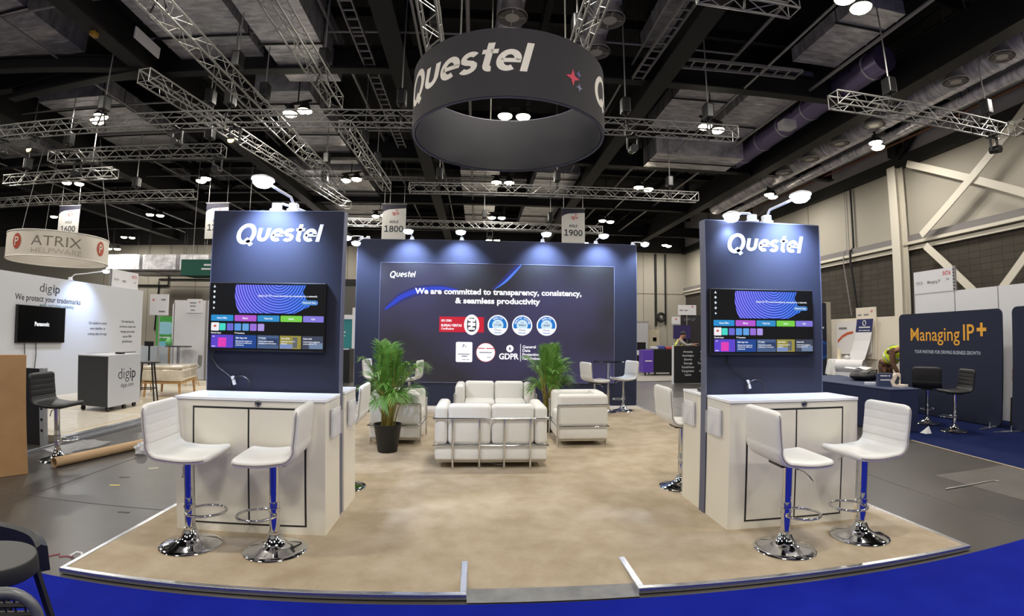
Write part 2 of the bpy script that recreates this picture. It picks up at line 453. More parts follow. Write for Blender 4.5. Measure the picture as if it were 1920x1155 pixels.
def brochure_holder(lab, x, y, z, side):
    """acrylic leaflet pocket on the end of a counter; side: +1 faces +x"""
    h = thing('brochure_holder', lab, 'leaflet holder', (x, y, z + P), 0, 'clear leaflet holders')
    s = side
    obj('back_plate', MB().box(min(0, s * .003), max(0, s * .003), -.125, .125, -.10, .16), M_ACRYLIC, h)
    obj('pocket', MB().box(min(s * .028, s * .031), max(s * .028, s * .031), -.12, .12, -.12, .06)
        .box(min(s * .003, s * .031), max(s * .003, s * .031), -.12, .12, -.123, -.12)
        .box(min(s * .003, s * .031), max(s * .003, s * .031), -.123, -.12, -.12, .06).box(min(s * .003, s * .031), max(s * .003, s * .031), .12, .123, -.12, .06), M_ACRYLIC, h)
    obj('leaflets', MB().box(min(s * .006, s * .02), max(s * .006, s * .02), -.105, .105, -.118, .09), mat('pale_leaflet', (224, 224, 226), .6, noise=(9, (200, 202, 212), .5, .7)), h)
    return h
brochure_holder('clear acrylic leaflet holder on the end of the left front counter', LX + .5756, 3.86, .82, 1)
brochure_holder('clear acrylic leaflet holder on the end of the left rear counter', LX + .5756, 4.36, .82, 1)
brochure_holder('clear acrylic leaflet holder on the end of the right front counter', RXC - .5756, 3.82, .82, -1)
brochure_holder('clear acrylic leaflet holder on the end of the right rear counter', RXC - .5756, 4.31, .82, -1)
tag(obj('black_pouch', MB().rbox(1.97, 2.2, 4.13, 4.3, P + 1.0005, P + 1.03, .012), M_BLACKSOFT, smooth=True), 'small black pouch on the right rear counter beside the tower', 'pouch')

# ================================================================== screen towers
def tv_screen(lab, x, y, z, cable_side):
    """43-inch screen, centre (x, z), its back at y; shows a menu"""
    t = thing('television', lab, 'television', (x, y, z + P))
    w, h = .486, .278
    obj('housing', MB().rbox(-w, w, -.045, -.002, -h, h, .006, 2), M_BLACK, t)
    obj('screen', MB().box(-w + .008, w - .008, -.0475, -.045, -h + .012, h - .008), M_SCREENBLACK, t)
    obj('mount', MB().box(-.2, .2, -.002, .0, -.2, .2), M_DARKSTEEL, t)
    Y = -.049
    U = lambda u: -.485 + (u - 115) / 1590 * .97
    V = lambda v: -.275 + (1090 - v) / 998 * .55
    def tile(x0, x1, y0, y1, col, r=.006, s=.8, dy=0):
        return face(MB(), rrect(U(x0), U(x1), V(y1), V(y0), r), Y - dy)
    def put(mb, name, m): return obj(name, mb, m, t)
    # hero picture: a disc of fine rings, cropped at top and bottom
    cx, cz, rr = U(1005), V(250), .325
    pts = [(cx + rr * math.cos(a), cz + rr * math.sin(a)) for a in [R(360 * i / 96) for i in range(96)]]
    zlo, zhi, xhi = V(540), V(122), U(1440)
    poly = []
    for i in range(96):
        a, b = pts[i]
        if b < zlo or b > zhi or a > xhi: continue
        poly.append((a, b))
    def lim(zz): return math.sqrt(max(0, rr * rr - (zz - cz) ** 2))
    arc = [(cx - lim(zhi + (zlo - zhi) * i / 24), zhi + (zlo - zhi) * i / 24) for i in range(25)]
    poly = arc + [(U(1290), zlo), (U(1500), V(430)), (U(1400), V(215)), (xhi, zhi)]
    put(face(MB(), poly, Y), 'hero_picture', M_HERO)
    cols = [(36, 140, 205), (176, 84, 205), (44, 140, 200), (120, 205, 70), (128, 118, 215)]
    for (x0, x1), c in zip(((152, 462), (480, 782), (797, 1095), (1110, 1400), (1415, 1690)), cols):
        put(tile(x0, x1, 570, 660, c), 'menu_tile', glow('tile_%d_%d_%d' % c, c, 1.0))
    cols2 = [(238, 236, 240), (70, 215, 200), (104, 104, 210), (86, 150, 220), (96, 160, 224), (150, 110, 215), (170, 150, 225)]
    for (x0, x1), c in zip(((157, 268), (274, 360), (378, 466), (484, 575), (592, 682), (698, 788), (805, 892)), cols2):
        big = x0 == 157
        put(tile(x0, x1, 684 if big else 694, 805 if big else 798, c), 'app_tile', glow('tile_%d_%d_%d' % c, c, 1.0))
    put(tile(195, 228, 720, 750, 0, .002, dy=.0006), 'app_icon', glow('tile_red', (205, 70, 60), 1))
    cols3 = [(90, 66, 200), (24, 66, 140), (70, 92, 130), (150, 140, 60), (60, 66, 84)]
    for (x0, x1), c in zip(((162, 472), (487, 788), (802, 1095), (1108, 1395), (1408, 1690)), cols3):
        put(tile(x0, x1, 862, 1052, c, .002), 'menu_card', glow('tile_%d_%d_%d' % c, c, 1.0))
    put(tile(260, 375, 905, 1040, 0, .002, dy=.0005), 'card_picture', glow('card_pink', (225, 60, 180), 1))
    put(tile(930, 1085, 905, 1000, 0, .002, dy=.0005), 'card_picture', glow('card_slate', (38, 58, 96), 1))
    put(tile(1285, 1345, 885, 1035, 0, .002, dy=.0005), 'card_picture', glow('card_grey', (96, 98, 104), 1))
    put(tile(1112, 1280, 985, 1048, 0, .002, dy=.0004), 'card_picture', glow('card_blue', (120, 140, 190), 1))
    put(tile(1505, 1685, 960, 1045, 0, .002, dy=.0005), 'card_picture', glow('card_light', (110, 130, 160), 1))
    mk = [(.02, 3), (.018, 20), (.018, 24), (.016, 12), (.02, 4)]
    for vy, (r0, n) in zip((150, 228, 308, 388, 470), mk):
        p = disc2(U(185), V(vy), .0095, .0105, n)
        if n == 3: p = [(a, b) for a, b in [(U(185) - .011, V(vy) - .009), (U(185) + .011, V(vy) - .009), (U(185), V(vy) + .012)]]
        put(face(MB(), p, Y), 'menu_icon', glow('icon_white', (215, 225, 235), 1))
    put(face(MB(), rrect(U(1388), U(1608), V(412), V(342), .018), Y - .0006), 'network_button', glow('button_blue', (70, 130, 200), 1))
    def txt(s, x, yb, wd, hgt, al='LEFT'):
        m = letters(s, hgt, .02, 0, al, wd)
        m.map(lambda a, b, c: (a + x, Y - .0012, b + yb)); put(m, 'screen_lettering', glow('text_white', (235, 238, 245), 1.1))
    txt("Enjoy LG TV's smart functions by connecting to a network.", U(800), V(295), U(1600) - U(800), .021)
    txt('Network Sett...', U(1402), V(388), U(1595) - U(1402), .02)
    for s, u, k in (('Home Office', 307, .085), ('Music', 631, .045), ('Watch Hub', 946, .07), ('Game', 1255, .045), ('Kids', 1552, .03)):
        txt(s, U(u), V(628), k, .021, 'CENTER')
    txt('Recent Input', U(162), V(845), .085, .018); txt('TV functions', U(487), V(845), .085, .018)
    txt('Edit App List', U(508), V(915), .095, .018); txt('Edit the list of apps on', U(508), V(960), .135, .015); txt('the Home to reflect your', U(508), V(988), .135, .015); txt('preferences.', U(508), V(1018), .07, .015)
    txt('TV Guide', U(820), V(912), .06, .018); txt('Check the broadcast', U(820), V(958), .125, .015); txt('schedules and information.', U(820), V(988), .15, .015)
    txt('User Guide', U(1128), V(912), .07, .018); txt('Check how to use TV', U(1128), V(955), .115, .015); txt('features.', U(1128), V(985), .05, .015)
    txt('Home Hub', U(1425), V(912), .07, .018); txt('Control home appliances', U(1425), V(955), .135, .015); txt('connecting to TV', U(1425), V(985), .11, .015)
    txt('LIVE', U(180), V(896), .02, .012); txt('HDMI 1', U(172), V(1040), .035, .012)
    return t

# ring pattern for the hero picture
M_HERO = mat('hero_rings', (0, 0, 0), .3)
nt = M_HERO.node_tree; b = nt.nodes['Principled BSDF']
tc = nt.nodes.new('ShaderNodeTexCoord'); mp = nt.nodes.new('ShaderNodeMapping'); wv = nt.nodes.new('ShaderNodeTexWave')
mp.inputs['Location'].default_value = (-.10, 0, -.30)
wv.wave_type = 'RINGS'; wv.rings_direction = 'Y'; wv.inputs['Scale'].default_value = 15; wv.inputs['Distortion'].default_value = .5; wv.inputs['Detail'].default_value = 1; wv.inputs['Detail Scale'].default_value = .6
cr = nt.nodes.new('ShaderNodeValToRGB')
e = cr.color_ramp.elements
e[0].position = .05; e[0].color = rgb(26, 36, 130); e[1].position = .6; e[1].color = rgb(122, 132, 240)
sep = nt.nodes.new('ShaderNodeSeparateXYZ'); mix = nt.nodes.new('ShaderNodeMix'); mix.data_type = 'RGBA'; mix.blend_type = 'MULTIPLY'
mr = nt.nodes.new('ShaderNodeMapRange'); mr.inputs['From Min'].default_value = -.26; mr.inputs['From Max'].default_value = .36
cr2 = nt.nodes.new('ShaderNodeValToRGB'); e2 = cr2.color_ramp.elements
e2[0].position = 0; e2[0].color = (1.0, .75, 1.0, 1); e2[1].position = 1; e2[1].color = (.18, .75, .8, 1)
nt.links.new(tc.outputs['Object'], mp.inputs[0]); nt.links.new(mp.outputs[0], wv.inputs['Vector']); nt.links.new(wv.outputs['Fac'], cr.inputs[0])
nt.links.new(tc.outputs['Object'], sep.inputs[0]); nt.links.new(sep.outputs['X'], mr.inputs['Value']); nt.links.new(mr.outputs[0], cr2.inputs[0])
mix.inputs['Factor'].default_value = 1
nt.links.new(cr.outputs[0], mix.inputs['A']); nt.links.new(cr2.outputs[0], mix.inputs['B']); nt.links.new(mix.outputs['Result'], b.inputs['Emission Color'])
b.inputs['Emission Strength'].default_value = 1.3

def tower(lab, x, y, side):
    t = thing('screen_tower', lab, 'tower', (x, y, P))
    w = .552
    obj('panel', MB().box(-w, w, 0, .095, 0, 2.48), M_NAVY, t)
    obj('edge_profile', MB().box(-w - .006, -w, -.002, .097, 0, 2.486).box(w, w + .006, -.002, .097, 0, 2.486).box(-w, w, -.002, .097, 2.48, 2.486), mat('navy_edge', (92, 96, 118), .5), t)
    obj('wordmark_lettering', stand(wordmark(.145, .735), .02, -.003, 2.228), M_LETTER, t, label='white slanted wordmark near the top')
    return t
tower('left dark navy screen tower, white wordmark above its television', -1.665, 4.063, 1)
tower('right dark navy screen tower, white wordmark above its television', 2.466, 3.985, -1)
tv_screen('television showing a colourful menu on the left tower', -1.711, 4.063, 1.604, -1)
tv_screen('television showing a colourful menu on the right tower', 2.416, 3.985, 1.615, 1)
def power_lead(lab, x, y, d):
    c = thing('power_lead', lab, 'cable', (x, y, P))
    pts = [(.33 * d, -.012, 1.36), (.36 * d, -.015, 1.27), (.30 * d, -.02, 1.19), (.2 * d, -.02, 1.12), (.16 * d, -.02, 1.075)]
    obj('cable', MB().tube(pts, .0055, 6), M_BLACK, c, True)
    lp = [(.10 * d + .085 * math.cos(a), -.025, 1.035 + .085 * abs(math.sin(a))) for a in [PI * i / 14 for i in range(15)]]
    obj('loop', MB().tube(lp, .006, 6), M_BLACK, c, True)
    obj('plug', MB().bar((.16 * d - .012, -.02, 1.12), (.16 * d + .01, -.02, 1.05), .02, .02), M_WHITE if d < 0 else M_BLACK, c, label='pale plug' if d < 0 else None)
    return c
power_lead('black power lead with a pale plug hanging below the left television', -1.82, 4.063, -1)
power_lead('black power lead hanging below the right television', 2.45, 3.985, -1.0)

# ================================================================== LED arm lamps
M_LED = glow('led_cool', (205, 222, 255), 40)
M_WHITEARM = mat('white_arm', (222, 224, 228), .4)
def arm_lamp(lab, base, head, aim=(0, -.08, -1), beam=(0, .75, -1), power=1.0, r=.085, spot=True, group='LED arm lamps'):
    b = Vector(base); h = Vector(head) - b
    t = thing('arm_lamp', lab, 'lamp', base, 0, group)
    obj('clamp', MB().rbox(-.035, .035, -.03, .03, 0, .07, .008).rbox(-.05, .05, -.035, .035, 0, .02, .006), M_WHITEARM, t, True)
    m = h * .5 + Vector((0, 0, .05))
    obj('arm', MB().tube([(0, 0, .05), (h.x * .12, h.y * .12, .07 + h.z * .25), m, h], .012, 8), M_WHITEARM, t, True)
    a = Vector(aim).normalized()
    q = a.to_track_quat('Z', 'Y').to_matrix().to_4x4()
    mt = Matrix.Translation(h) @ q
    obj('head', MB().lathe([(.001, -.035), (r * .6, -.03), (r + .008, -.012), (r + .01, 0), (r, .004), (.001, .002)], 24).xf(mt), M_WHITEARM, t, True)
    obj('led_face', MB().lathe([(r * .96, .004), (r * .92, .03), (r * .65, .05), (.001, .058)], 24).xf(mt), M_LED, t, True)
    a = Vector(beam).normalized()
    if spot:
        L = bpy.data.lights.new('arm_lamp_beam', 'SPOT'); L.energy = SPOT_W * power; L.color = (.50, .66, 1.0); L.spot_size = R(105); L.spot_blend = .9; L.shadow_soft_size = .06
        lo = bpy.data.objects.new('arm_lamp_beam', L); COL.objects.link(lo); lo.parent = t
        lo.location = h + Vector(aim).normalized() * .075; lo.rotation_euler = (-a).to_track_quat('Z', 'Y').to_euler()
    return t
WT = 3.49 + P
YW = 10.534
for lab, x0, x1 in (('cool white LED arm lamp on the stage wall, first from the left', -1.42, -1.44), ('cool white LED arm lamp on the stage wall, second from the left', -.36, -.37),
                    ('cool white LED arm lamp on the stage wall, third from the left', 1.37, 1.39), ('cool white LED arm lamp on the stage wall, rightmost above the screen', 2.54, 2.60)):
    arm_lamp(lab, (x0, YW + .05, WT + .003), (x1, YW - .42, WT + .10), power=1.7, r=.10)
arm_lamp('cool white LED arm lamp at the left end of stage wall, nearer the tower', (-2.50, YW + .05, WT + .003), (-2.69, YW - .42, WT - .05), power=.6)
arm_lamp('cool white LED arm lamp hanging lower at the left end of stage wall', (-2.36, YW + .05, WT + .003), (-2.42, YW - .75, WT - .22), power=.6)
arm_lamp('cool white LED arm lamp past the right end of stage wall', (3.38, YW + .05, WT + .003), (3.50, YW - .40, WT - .04), power=.6)
arm_lamp('bright LED arm lamp raised high over the left tower', (-1.555, 4.11, 2.49 + P), (-1.70, 3.80, 2.665 + P), power=1.1, r=.08)
arm_lamp('LED arm lamp folded low on the left tower top, facing back', (-1.70, 4.11, 2.49 + P), (-1.45, 4.36, 2.51 + P), power=.5, r=.06, spot=True)
arm_lamp('bright LED arm lamp raised high over the right tower', (2.525, 4.03, 2.49 + P), (2.66, 3.72, 2.665 + P), power=1.1, r=.08)
arm_lamp('LED arm lamp lying low on the right tower top', (2.385, 4.03, 2.49 + P), (2.13, 3.92, 2.515 + P), power=.15, r=.065)

# ================================================================== stage wall with LED screen
sw = thing('stage_backdrop', 'wide dark navy wall at the back of the booth', 'backdrop', (.436, YW, P))
obj('panel', MB().box(-3.0, 3.0, .0, .12, 0, .49).box(-3.0, 3.0, 0, .12, 2.995, 3.49).box(-3.0, -2.5, 0, .12, .49, 2.995).box(2.5, 3.0, 0, .12, .49, 2.995).box(-2.5, 2.5, .09, .12, .49, 2.995), M_NAVY, sw)
obj('edge_profile', MB().box(-3.008, -3.0, -.002, .122, 0, 3.495).box(3.0, 3.008, -.002, .122, 0, 3.495).box(-3.0, 3.0, -.002, .122, 3.49, 3.495), mat('navy_edge', (92, 96, 118), .5), sw)
led = thing('led_screen', 'large LED screen with a purple slide of certificates in stage wall', 'screen', (.436, YW, P))
M_SLIDE = mat('slide_background', (0, 0, 0), .5)
nt = M_SLIDE.node_tree; b = nt.nodes['Principled BSDF']
tc = nt.nodes.new('ShaderNodeTexCoord'); n = nt.nodes.new('ShaderNodeTexNoise'); n.inputs['Scale'].default_value = .55; n.inputs['Detail'].default_value = 1.5
cr = nt.nodes.new('ShaderNodeValToRGB'); e = cr.color_ramp.elements
e[0].position = .36; e[0].color = rgb(42, 38, 46); e[1].position = .66; e[1].color = rgb(72, 64, 112)
nt.links.new(tc.outputs['Object'], n.inputs['Vector']); nt.links.new(n.outputs['Fac'], cr.inputs[0]); nt.links.new(cr.outputs[0], b.inputs['Emission Color'])
b.inputs['Emission Strength'].default_value = .75
obj('screen', MB().box(-2.497, 2.497, .004, .09, .493, 2.992), M_SLIDE, led)
fr = MB()
for a in ((-2.503, -2.497, .487, 2.998), (2.497, 2.503, .487, 2.998), (-2.503, 2.503, .487, .493), (-2.503, 2.503, 2.992, 2.998)):
    fr.box(a[0], a[1], -.008, .09, a[2], a[3])
obj('bezel', fr, mat('grey_bezel', (120, 120, 136), .4), led)
def S(x, dy=0.0): return x - .436
def band(pts, w0, w1):
    """soft ribbon drawn through points, width varying"""
    mb = MB(); k = len(pts); vs = []
    P2 = []
    for i in range(k - 1):
        p0 = pts[max(i - 1, 0)]; p1 = pts[i]; p2 = pts[i + 1]; p3 = pts[min(i + 2, k - 1)]
        for s in range(8):
            t = s / 8
            P2.append(tuple(.5 * (2 * p1[j] + (p2[j] - p0[j]) * t + (2 * p0[j] - 5 * p1[j] + 4 * p2[j] - p3[j]) * t * t + (3 * p1[j] - p0[j] - 3 * p2[j] + p3[j]) * t ** 3) for j in (0, 1)))
    P2.append(pts[-1]); k = len(P2)
    for i, (x, z) in enumerate(P2):
        a = P2[max(i - 1, 0)]; c = P2[min(i + 1, k - 1)]
        dx, dz = c[0] - a[0], c[1] - a[1]; L = math.hypot(dx, dz) or 1
        f = i / (k - 1); w = (w0 + (w1 - w0) * f) * (math.sin(PI * min(1, max(.02, f))) ** .5 if w0 == w1 else max(.03, math.sin(PI * (.08 + .9 * f))))
        vs += [(S(x) - dz / L * w, 0, z + dx / L * w), (S(x) + dz / L * w, 0, z - dx / L * w)]
    mb.add(vs, [(2 * i, 2 * i + 1, 2 * i + 3, 2 * i + 2) for i in range(k - 1)])
    return mb
A1 = [(-1.95, 2.0), (-1.774, 2.14), (-1.609, 2.265), (-1.359, 2.375), (-1.08, 2.44), (-.744, 2.462), (-.4, 2.42)]
A2 = [(.915, 2.99), (.801, 2.86), (.632, 2.675), (.492, 2.555), (.338, 2.45)]
obj('blue_swoosh', band(A1, .1, .1).map(lambda x, y, z: (x, .0032, z)), glow('swoosh_dim', (46, 48, 132), .8), led)
obj('blue_swoosh', band(A1, .05, .05).map(lambda x, y, z: (x, .002, z)), glow('swoosh_blue', (40, 66, 215), .9), led)
obj('blue_swoosh', band(A2, .07, .03).map(lambda x, y, z: (x - .06, .0032, z)), glow('swoosh_dim', (46, 48, 132), .8), led)
obj('blue_swoosh', band(A2, .03, .02).map(lambda x, y, z: (x, .002, z)), glow('swoosh_bright', (80, 130, 250), 1.0), led)
G_W = glow('slide_white', (250, 250, 255), 1.15)
obj('wordmark_lettering', stand(wordmark(.125, .55), S(-1.585), -.001, 2.69), G_W, led)
def line(s, xa, xb, z, size, bold=.02, m=None, y=-.001, al='LEFT', name='slide_lettering'):
    mb = letters(s, size, bold, 0, al, xb - xa)
    return obj(name, mb.map(lambda a, b_, c: (a + S(xa if al == 'LEFT' else (xa + xb) / 2), y, b_ + z)), m or G_W, led)
line('We are committed to transparency, consistency,', -1.322, 2.212, 2.345, .165, .035)
line('& seamless productivity', -.472, 1.32, 2.156, .165, .035)
def shape(poly, m, y=-.001, name='slide_badge'):
    return obj(name, face(MB(), [(S(a), b_) for a, b_ in poly], y), m, led)
g_red = glow('slide_red', (205, 22, 48), 1.0)
shape([(-.797, 1.548), (.14, 1.548), (.14, 1.87), (-.797, 1.87)], g_red)
shape(disc2(-.118, 1.707, .16, .214), G_W, -.002)
shape(rrect(-.215, -.02, 1.56, 1.855, .09), glow('emblem_grey', (70, 66, 70), .8), -.003)
for (x0, x1, z0, z1) in ((-.19, -.13, 1.78, 1.83), (-.10, -.045, 1.77, 1.83), (-.195, -.12, 1.69, 1.75), (-.10, -.04, 1.68, 1.75), (-.14, -.10, 1.6, 1.84), (-.19, -.14, 1.6, 1.66), (-.095, -.05, 1.6, 1.65)):
    shape(rrect(x0, x1, z0, z1, .015), G_W, -.004, 'emblem')
line('ISO 27001', -.755, -.54, 1.765, .065, .03, y=-.002); line('BUREAU VERITAS', -.755, -.325, 1.665, .07, .03, y=-.002); line('Certification', -.755, -.49, 1.6, .06, .02, y=-.002)
g_seal = glow('seal_blue', (18, 120, 205), 1.0); g_pale = glow('seal_pale', (205, 232, 250), 1.0); g_dk = glow('seal_text', (40, 60, 110), .8)
for x, num, word in ((.43, '17100', 'QUALITY'), (.943, '9001', 'QUALITY SYSTEM'), (1.461, '18587', 'QUALITY')):
    shape(disc2(x, 1.707, .213), G_W, -.001)
    shape(disc2(x, 1.707, .188), g_seal, -.002)
    shape(disc2(x, 1.707, .118), g_pale, -.003)
    lo = [(x + .188 * math.cos(a), 1.707 + .188 * math.sin(a)) for a in [R(200 + 140 * i / 20) for i in range(21)]]
    shape(lo, G_W, -.0035)
    line(num, x - .075, x + .075, 1.69, .06, .015, g_dk, -.004); line('ISO', x - .03, x + .03, 1.755, .035, 0, g_dk, -.004)
    line('Orion', x - .075, x + .075, 1.585, .07, .01, g_dk, -.004)
    shape([(x - .09, 1.552), (x + .09, 1.552), (x + .07, 1.538), (x - .07, 1.538)], g_seal, -.004)
    ww = MB()
    for i, ch in enumerate(word):
        if ch == ' ': continue
        a = R(90 + (len(word) - 1) * 5.6 - i * 11.2)
        m_ = letters(ch, .05, .02)
        m_.xf(Matrix.Rotation(a - PI / 2, 4, 'Z')); ww.add([(v[0] + S(x) + .137 * math.cos(a), -.004, v[1] + 1.707 + .137 * math.sin(a)) for v in m_.v], m_.f)
    obj('seal_lettering', ww, G_W, led)
shape(rrect(-.442, -.098, .924, 1.345, .03), G_W)
shape([(-.31, 1.23), (-.285, 1.30), (-.27, 1.30), (-.25, 1.25), (-.24, 1.27), (-.225, 1.23), (-.235, 1.23), (-.25, 1.26), (-.275, 1.28), (-.295, 1.23)], g_dk, -.002)
g_grey = glow('seal_grey', (150, 150, 160), .9)
line((10, ), -.40, -.15, 1.08, .04, .01, g_grey, -.002); line((6, ), -.32, -.20, 1.04, .035, .01, g_dk, -.002); line((9, 7, ), -.31, -.16, .97, .028, 0, g_grey, -.002)
shape(disc2(.183, 1.131, .2), glow('badge_rim', (225, 120, 120), 1.0)); shape(disc2(.183, 1.131, .19), G_W, -.002)
line((5, 6, ), .02, .36, 1.205, .04, .01, glow('badge_red', (200, 60, 60), 1), -.003); line((11, ), .05, .31, 1.12, .045, .01, g_grey, -.003); line((4, ), .21, .29, 1.02, .03, 0, g_grey, -.003)
shape(disc2(.689, 1.217, .076), G_W)
shape(rrect(.668, .71, 1.19, 1.225, .006), g_dk, -.002, 'padlock'); shape(disc2(.689, 1.232, .016), g_dk, -.002, 'padlock'); shape(disc2(.689, 1.21, .007), G_W, -.003, 'padlock')
line('GDPR', .463, .877, .995, .17, .03)
shape([(.909, .952), (.919, .952), (.919, 1.318), (.909, 1.318)], G_W)
for s, z, xb in (('General', 1.228, 1.235), ('Data', 1.152, 1.12), ('Protection', 1.068, 1.315), ('Regulation', .984, 1.33)):
    line(s, .956, xb, z, .085, .018)

# ================================================================== hanging ring sign
RC = Vector((.445, 7.8, 0)); RR = 1.545; RZ0, RZ1 = 3.16 + E, 4.16 + E
rg = thing('ring_sign', 'large dark hanging ring sign with pale wordmark and small stars', 'sign', (RC.x, RC.y, RZ0))
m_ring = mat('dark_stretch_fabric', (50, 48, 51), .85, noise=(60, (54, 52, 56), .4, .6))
H1 = RZ1 - RZ0
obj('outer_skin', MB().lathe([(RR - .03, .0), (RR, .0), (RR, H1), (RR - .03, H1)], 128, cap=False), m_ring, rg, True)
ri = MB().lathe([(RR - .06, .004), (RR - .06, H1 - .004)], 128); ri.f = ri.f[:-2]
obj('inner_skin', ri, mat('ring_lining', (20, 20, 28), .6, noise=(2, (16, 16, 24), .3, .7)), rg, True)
obj('frame_tube', MB().tube([(math.cos(2 * PI * i / 96) * (RR - .03), math.sin(2 * PI * i / 96) * (RR - .03), .0) for i in range(96)], .02, 8, closed=True)
    .tube([(math.cos(2 * PI * i / 96) * (RR - .03), math.sin(2 * PI * i / 96) * (RR - .03), H1) for i in range(96)], .02, 8, closed=True), mat('ring_edge', (74, 74, 92), .5), rg, True)
def wrap(mb, ang0, zc, rad):
    """bend flat letters (x, y) round the ring; ang0 is where x = 0 sits, -90 deg faces the camera"""
    bm = bmesh.new()
    vs = [bm.verts.new(v) for v in mb.v]
    for f in mb.f:
        try: bm.faces.new([vs[i] for i in f])
        except ValueError: pass
    bmesh.ops.remove_doubles(bm, verts=bm.verts[:], dist=1e-5)
    xs = [v.co.x for v in bm.verts]; x = min(xs) + .04
    while x < max(xs):
        bmesh.ops.bisect_plane(bm, geom=bm.verts[:] + bm.edges[:] + bm.faces[:], plane_co=(x, 0, 0), plane_no=(1, 0, 0)); x += .04
    bm.verts.index_update()
    out = MB().add([(rad * math.cos(ang0 + v.co.x / rad), rad * math.sin(ang0 + v.co.x / rad), v.co.y + zc) for v in bm.verts], [[v.index for v in f.verts] for f in bm.faces])
    bm.free()
    return out
m_ringtext = mat('ring_lettering', (232, 226, 214), .6)
star = lambda r, k=.36: [((r if i % 2 == 0 else r * k) * math.cos(R(90 + 45 * i)), (r if i % 2 == 0 else r * k) * math.sin(R(90 + 45 * i))) for i in range(8)]
obj('wordmark_lettering', wrap(wordmark(.43, 2.3), R(-90 - 33), .36, RR + .004), m_ringtext, rg)
obj('wordmark_lettering', wrap(wordmark(.43, 2.3), R(-90 + 94), .36, RR + .004), m_ringtext, rg)
for r, dx, dz, nm, c in ((.13, 0, 0, 'red', (214, 62, 88)), (.065, .115, .085, 'violet', (92, 86, 140)), (.07, .125, -.115, 'grey', (122, 120, 150))):
    mb = MB().add([(a + dx, b_, 0) for a, b_ in star(r)], [tuple(range(8))])
    obj('star', wrap(mb, R(-90 + 32), .44 + dz, RR + .004), mat('star_' + nm, c, .6), rg, label=nm + ' four-pointed star')
for k, a in enumerate((100, -62, 240)):
    ca, sa = math.cos(R(a)), math.sin(R(a))
    obj('suspension_cable', MB().tube([(ca * (RR - .03), sa * (RR - .03), H1), (ca * (RR - .03), sa * (RR - .03), E + 9.565 - RZ0)], .012, 6), mat('steel_wire', (150, 148, 140), .4, .8), rg)
# ================================================================== bar stools
def seat_shell(w=.465, t=.052, zs=.0, depth=.46, hb=.345, grooves=True, inset=0.0):
    """upholstered seat that curves up into a backrest; sits facing +x, seat underside at z = 0 over the pole"""
    # side profile, front to top of back: (x, z) of the middle line
    pr = []
    xf, xb = depth * .48, -depth * .40
    for i in range(9): pr.append((xf + (xb + .09 - xf) * i / 8, .052 - .014 * math.sin(PI * i / 8) + (.004 if i == 0 else 0)))
    for i in range(1, 9):
        a = R(100 * i / 8)
        pr.append((xb + .09 - .09 * math.sin(a), .052 + .09 - .09 * math.cos(a)))
    x0, z0 = pr[-1]
    for i in range(1, 15): pr.append((x0 - .018 * math.sin(PI * .5 * i / 14), z0 + (hb - .10) * i / 14))
    L = [0]
    for i in range(1, len(pr)): L.append(L[-1] + math.dist(pr[i], pr[i - 1]))
    tot = L[-1]
    n = 24; vs = []; fs = []
    # resample finely so that stitched grooves show
    K = 84
    def at(s):
        for i in range(1, len(L)):
            if s <= L[i] or i == len(L) - 1:
                f = (s - L[i - 1]) / (L[i] - L[i - 1])
                return [pr[i - 1][j] + (pr[i][j] - pr[i - 1][j]) * f for j in (0, 1)], (pr[i][0] - pr[i - 1][0], pr[i][1] - pr[i - 1][1])
    for k in range(K + 1):
        s = tot * k / K
        (x, z), (dx, dz) = at(min(max(s, 1e-5), tot - 1e-5))
        l = math.hypot(dx, dz); nx, nz = dz / l, -dx / l     # normal towards the sitter
        e = min(s, tot - s)
        rr = .055
        wk = w / 2 - (rr - math.sqrt(max(0, rr * rr - (rr - min(e, rr)) ** 2))) - inset
        tk = t / 2 * min(1, math.sqrt(max(.02, 1 - (1 - min(e, .025) / .025) ** 2)))
        gr = 0
        if grooves:
            sb = tot - s
            for gpos in (.075, .135, .195, .255, .315):
                gr = max(gr, math.exp(-((sb - gpos) / .005) ** 2))
        for j in range(n):
            a = 2 * PI * j / n
            ca, sa = math.cos(a), math.sin(a)
            yy = wk * (abs(ca) ** .28) * (1 if ca >= 0 else -1)
            hh = tk * (abs(sa) ** .55) * (1 if sa >= 0 else -1)
            if hh > 0: hh = hh * (1 - .15 * gr)
            vs.append((x + nx * hh, yy, z + nz * hh))
    for k in range(K):
        a, b = k * n, (k + 1) * n
        fs += [(a + j, a + (j + 1) % n, b + (j + 1) % n, b + j) for j in range(n)]
    fs += [tuple(range(n))[::-1], tuple(range(K * n, (K + 1) * n))]
    edge = []
    for k in range(3, K - 2):
        s = tot * k / K
        (x, z), _ = at(s)
        edge.append((x, z, s))
    return MB().add(vs, fs), edge, tot
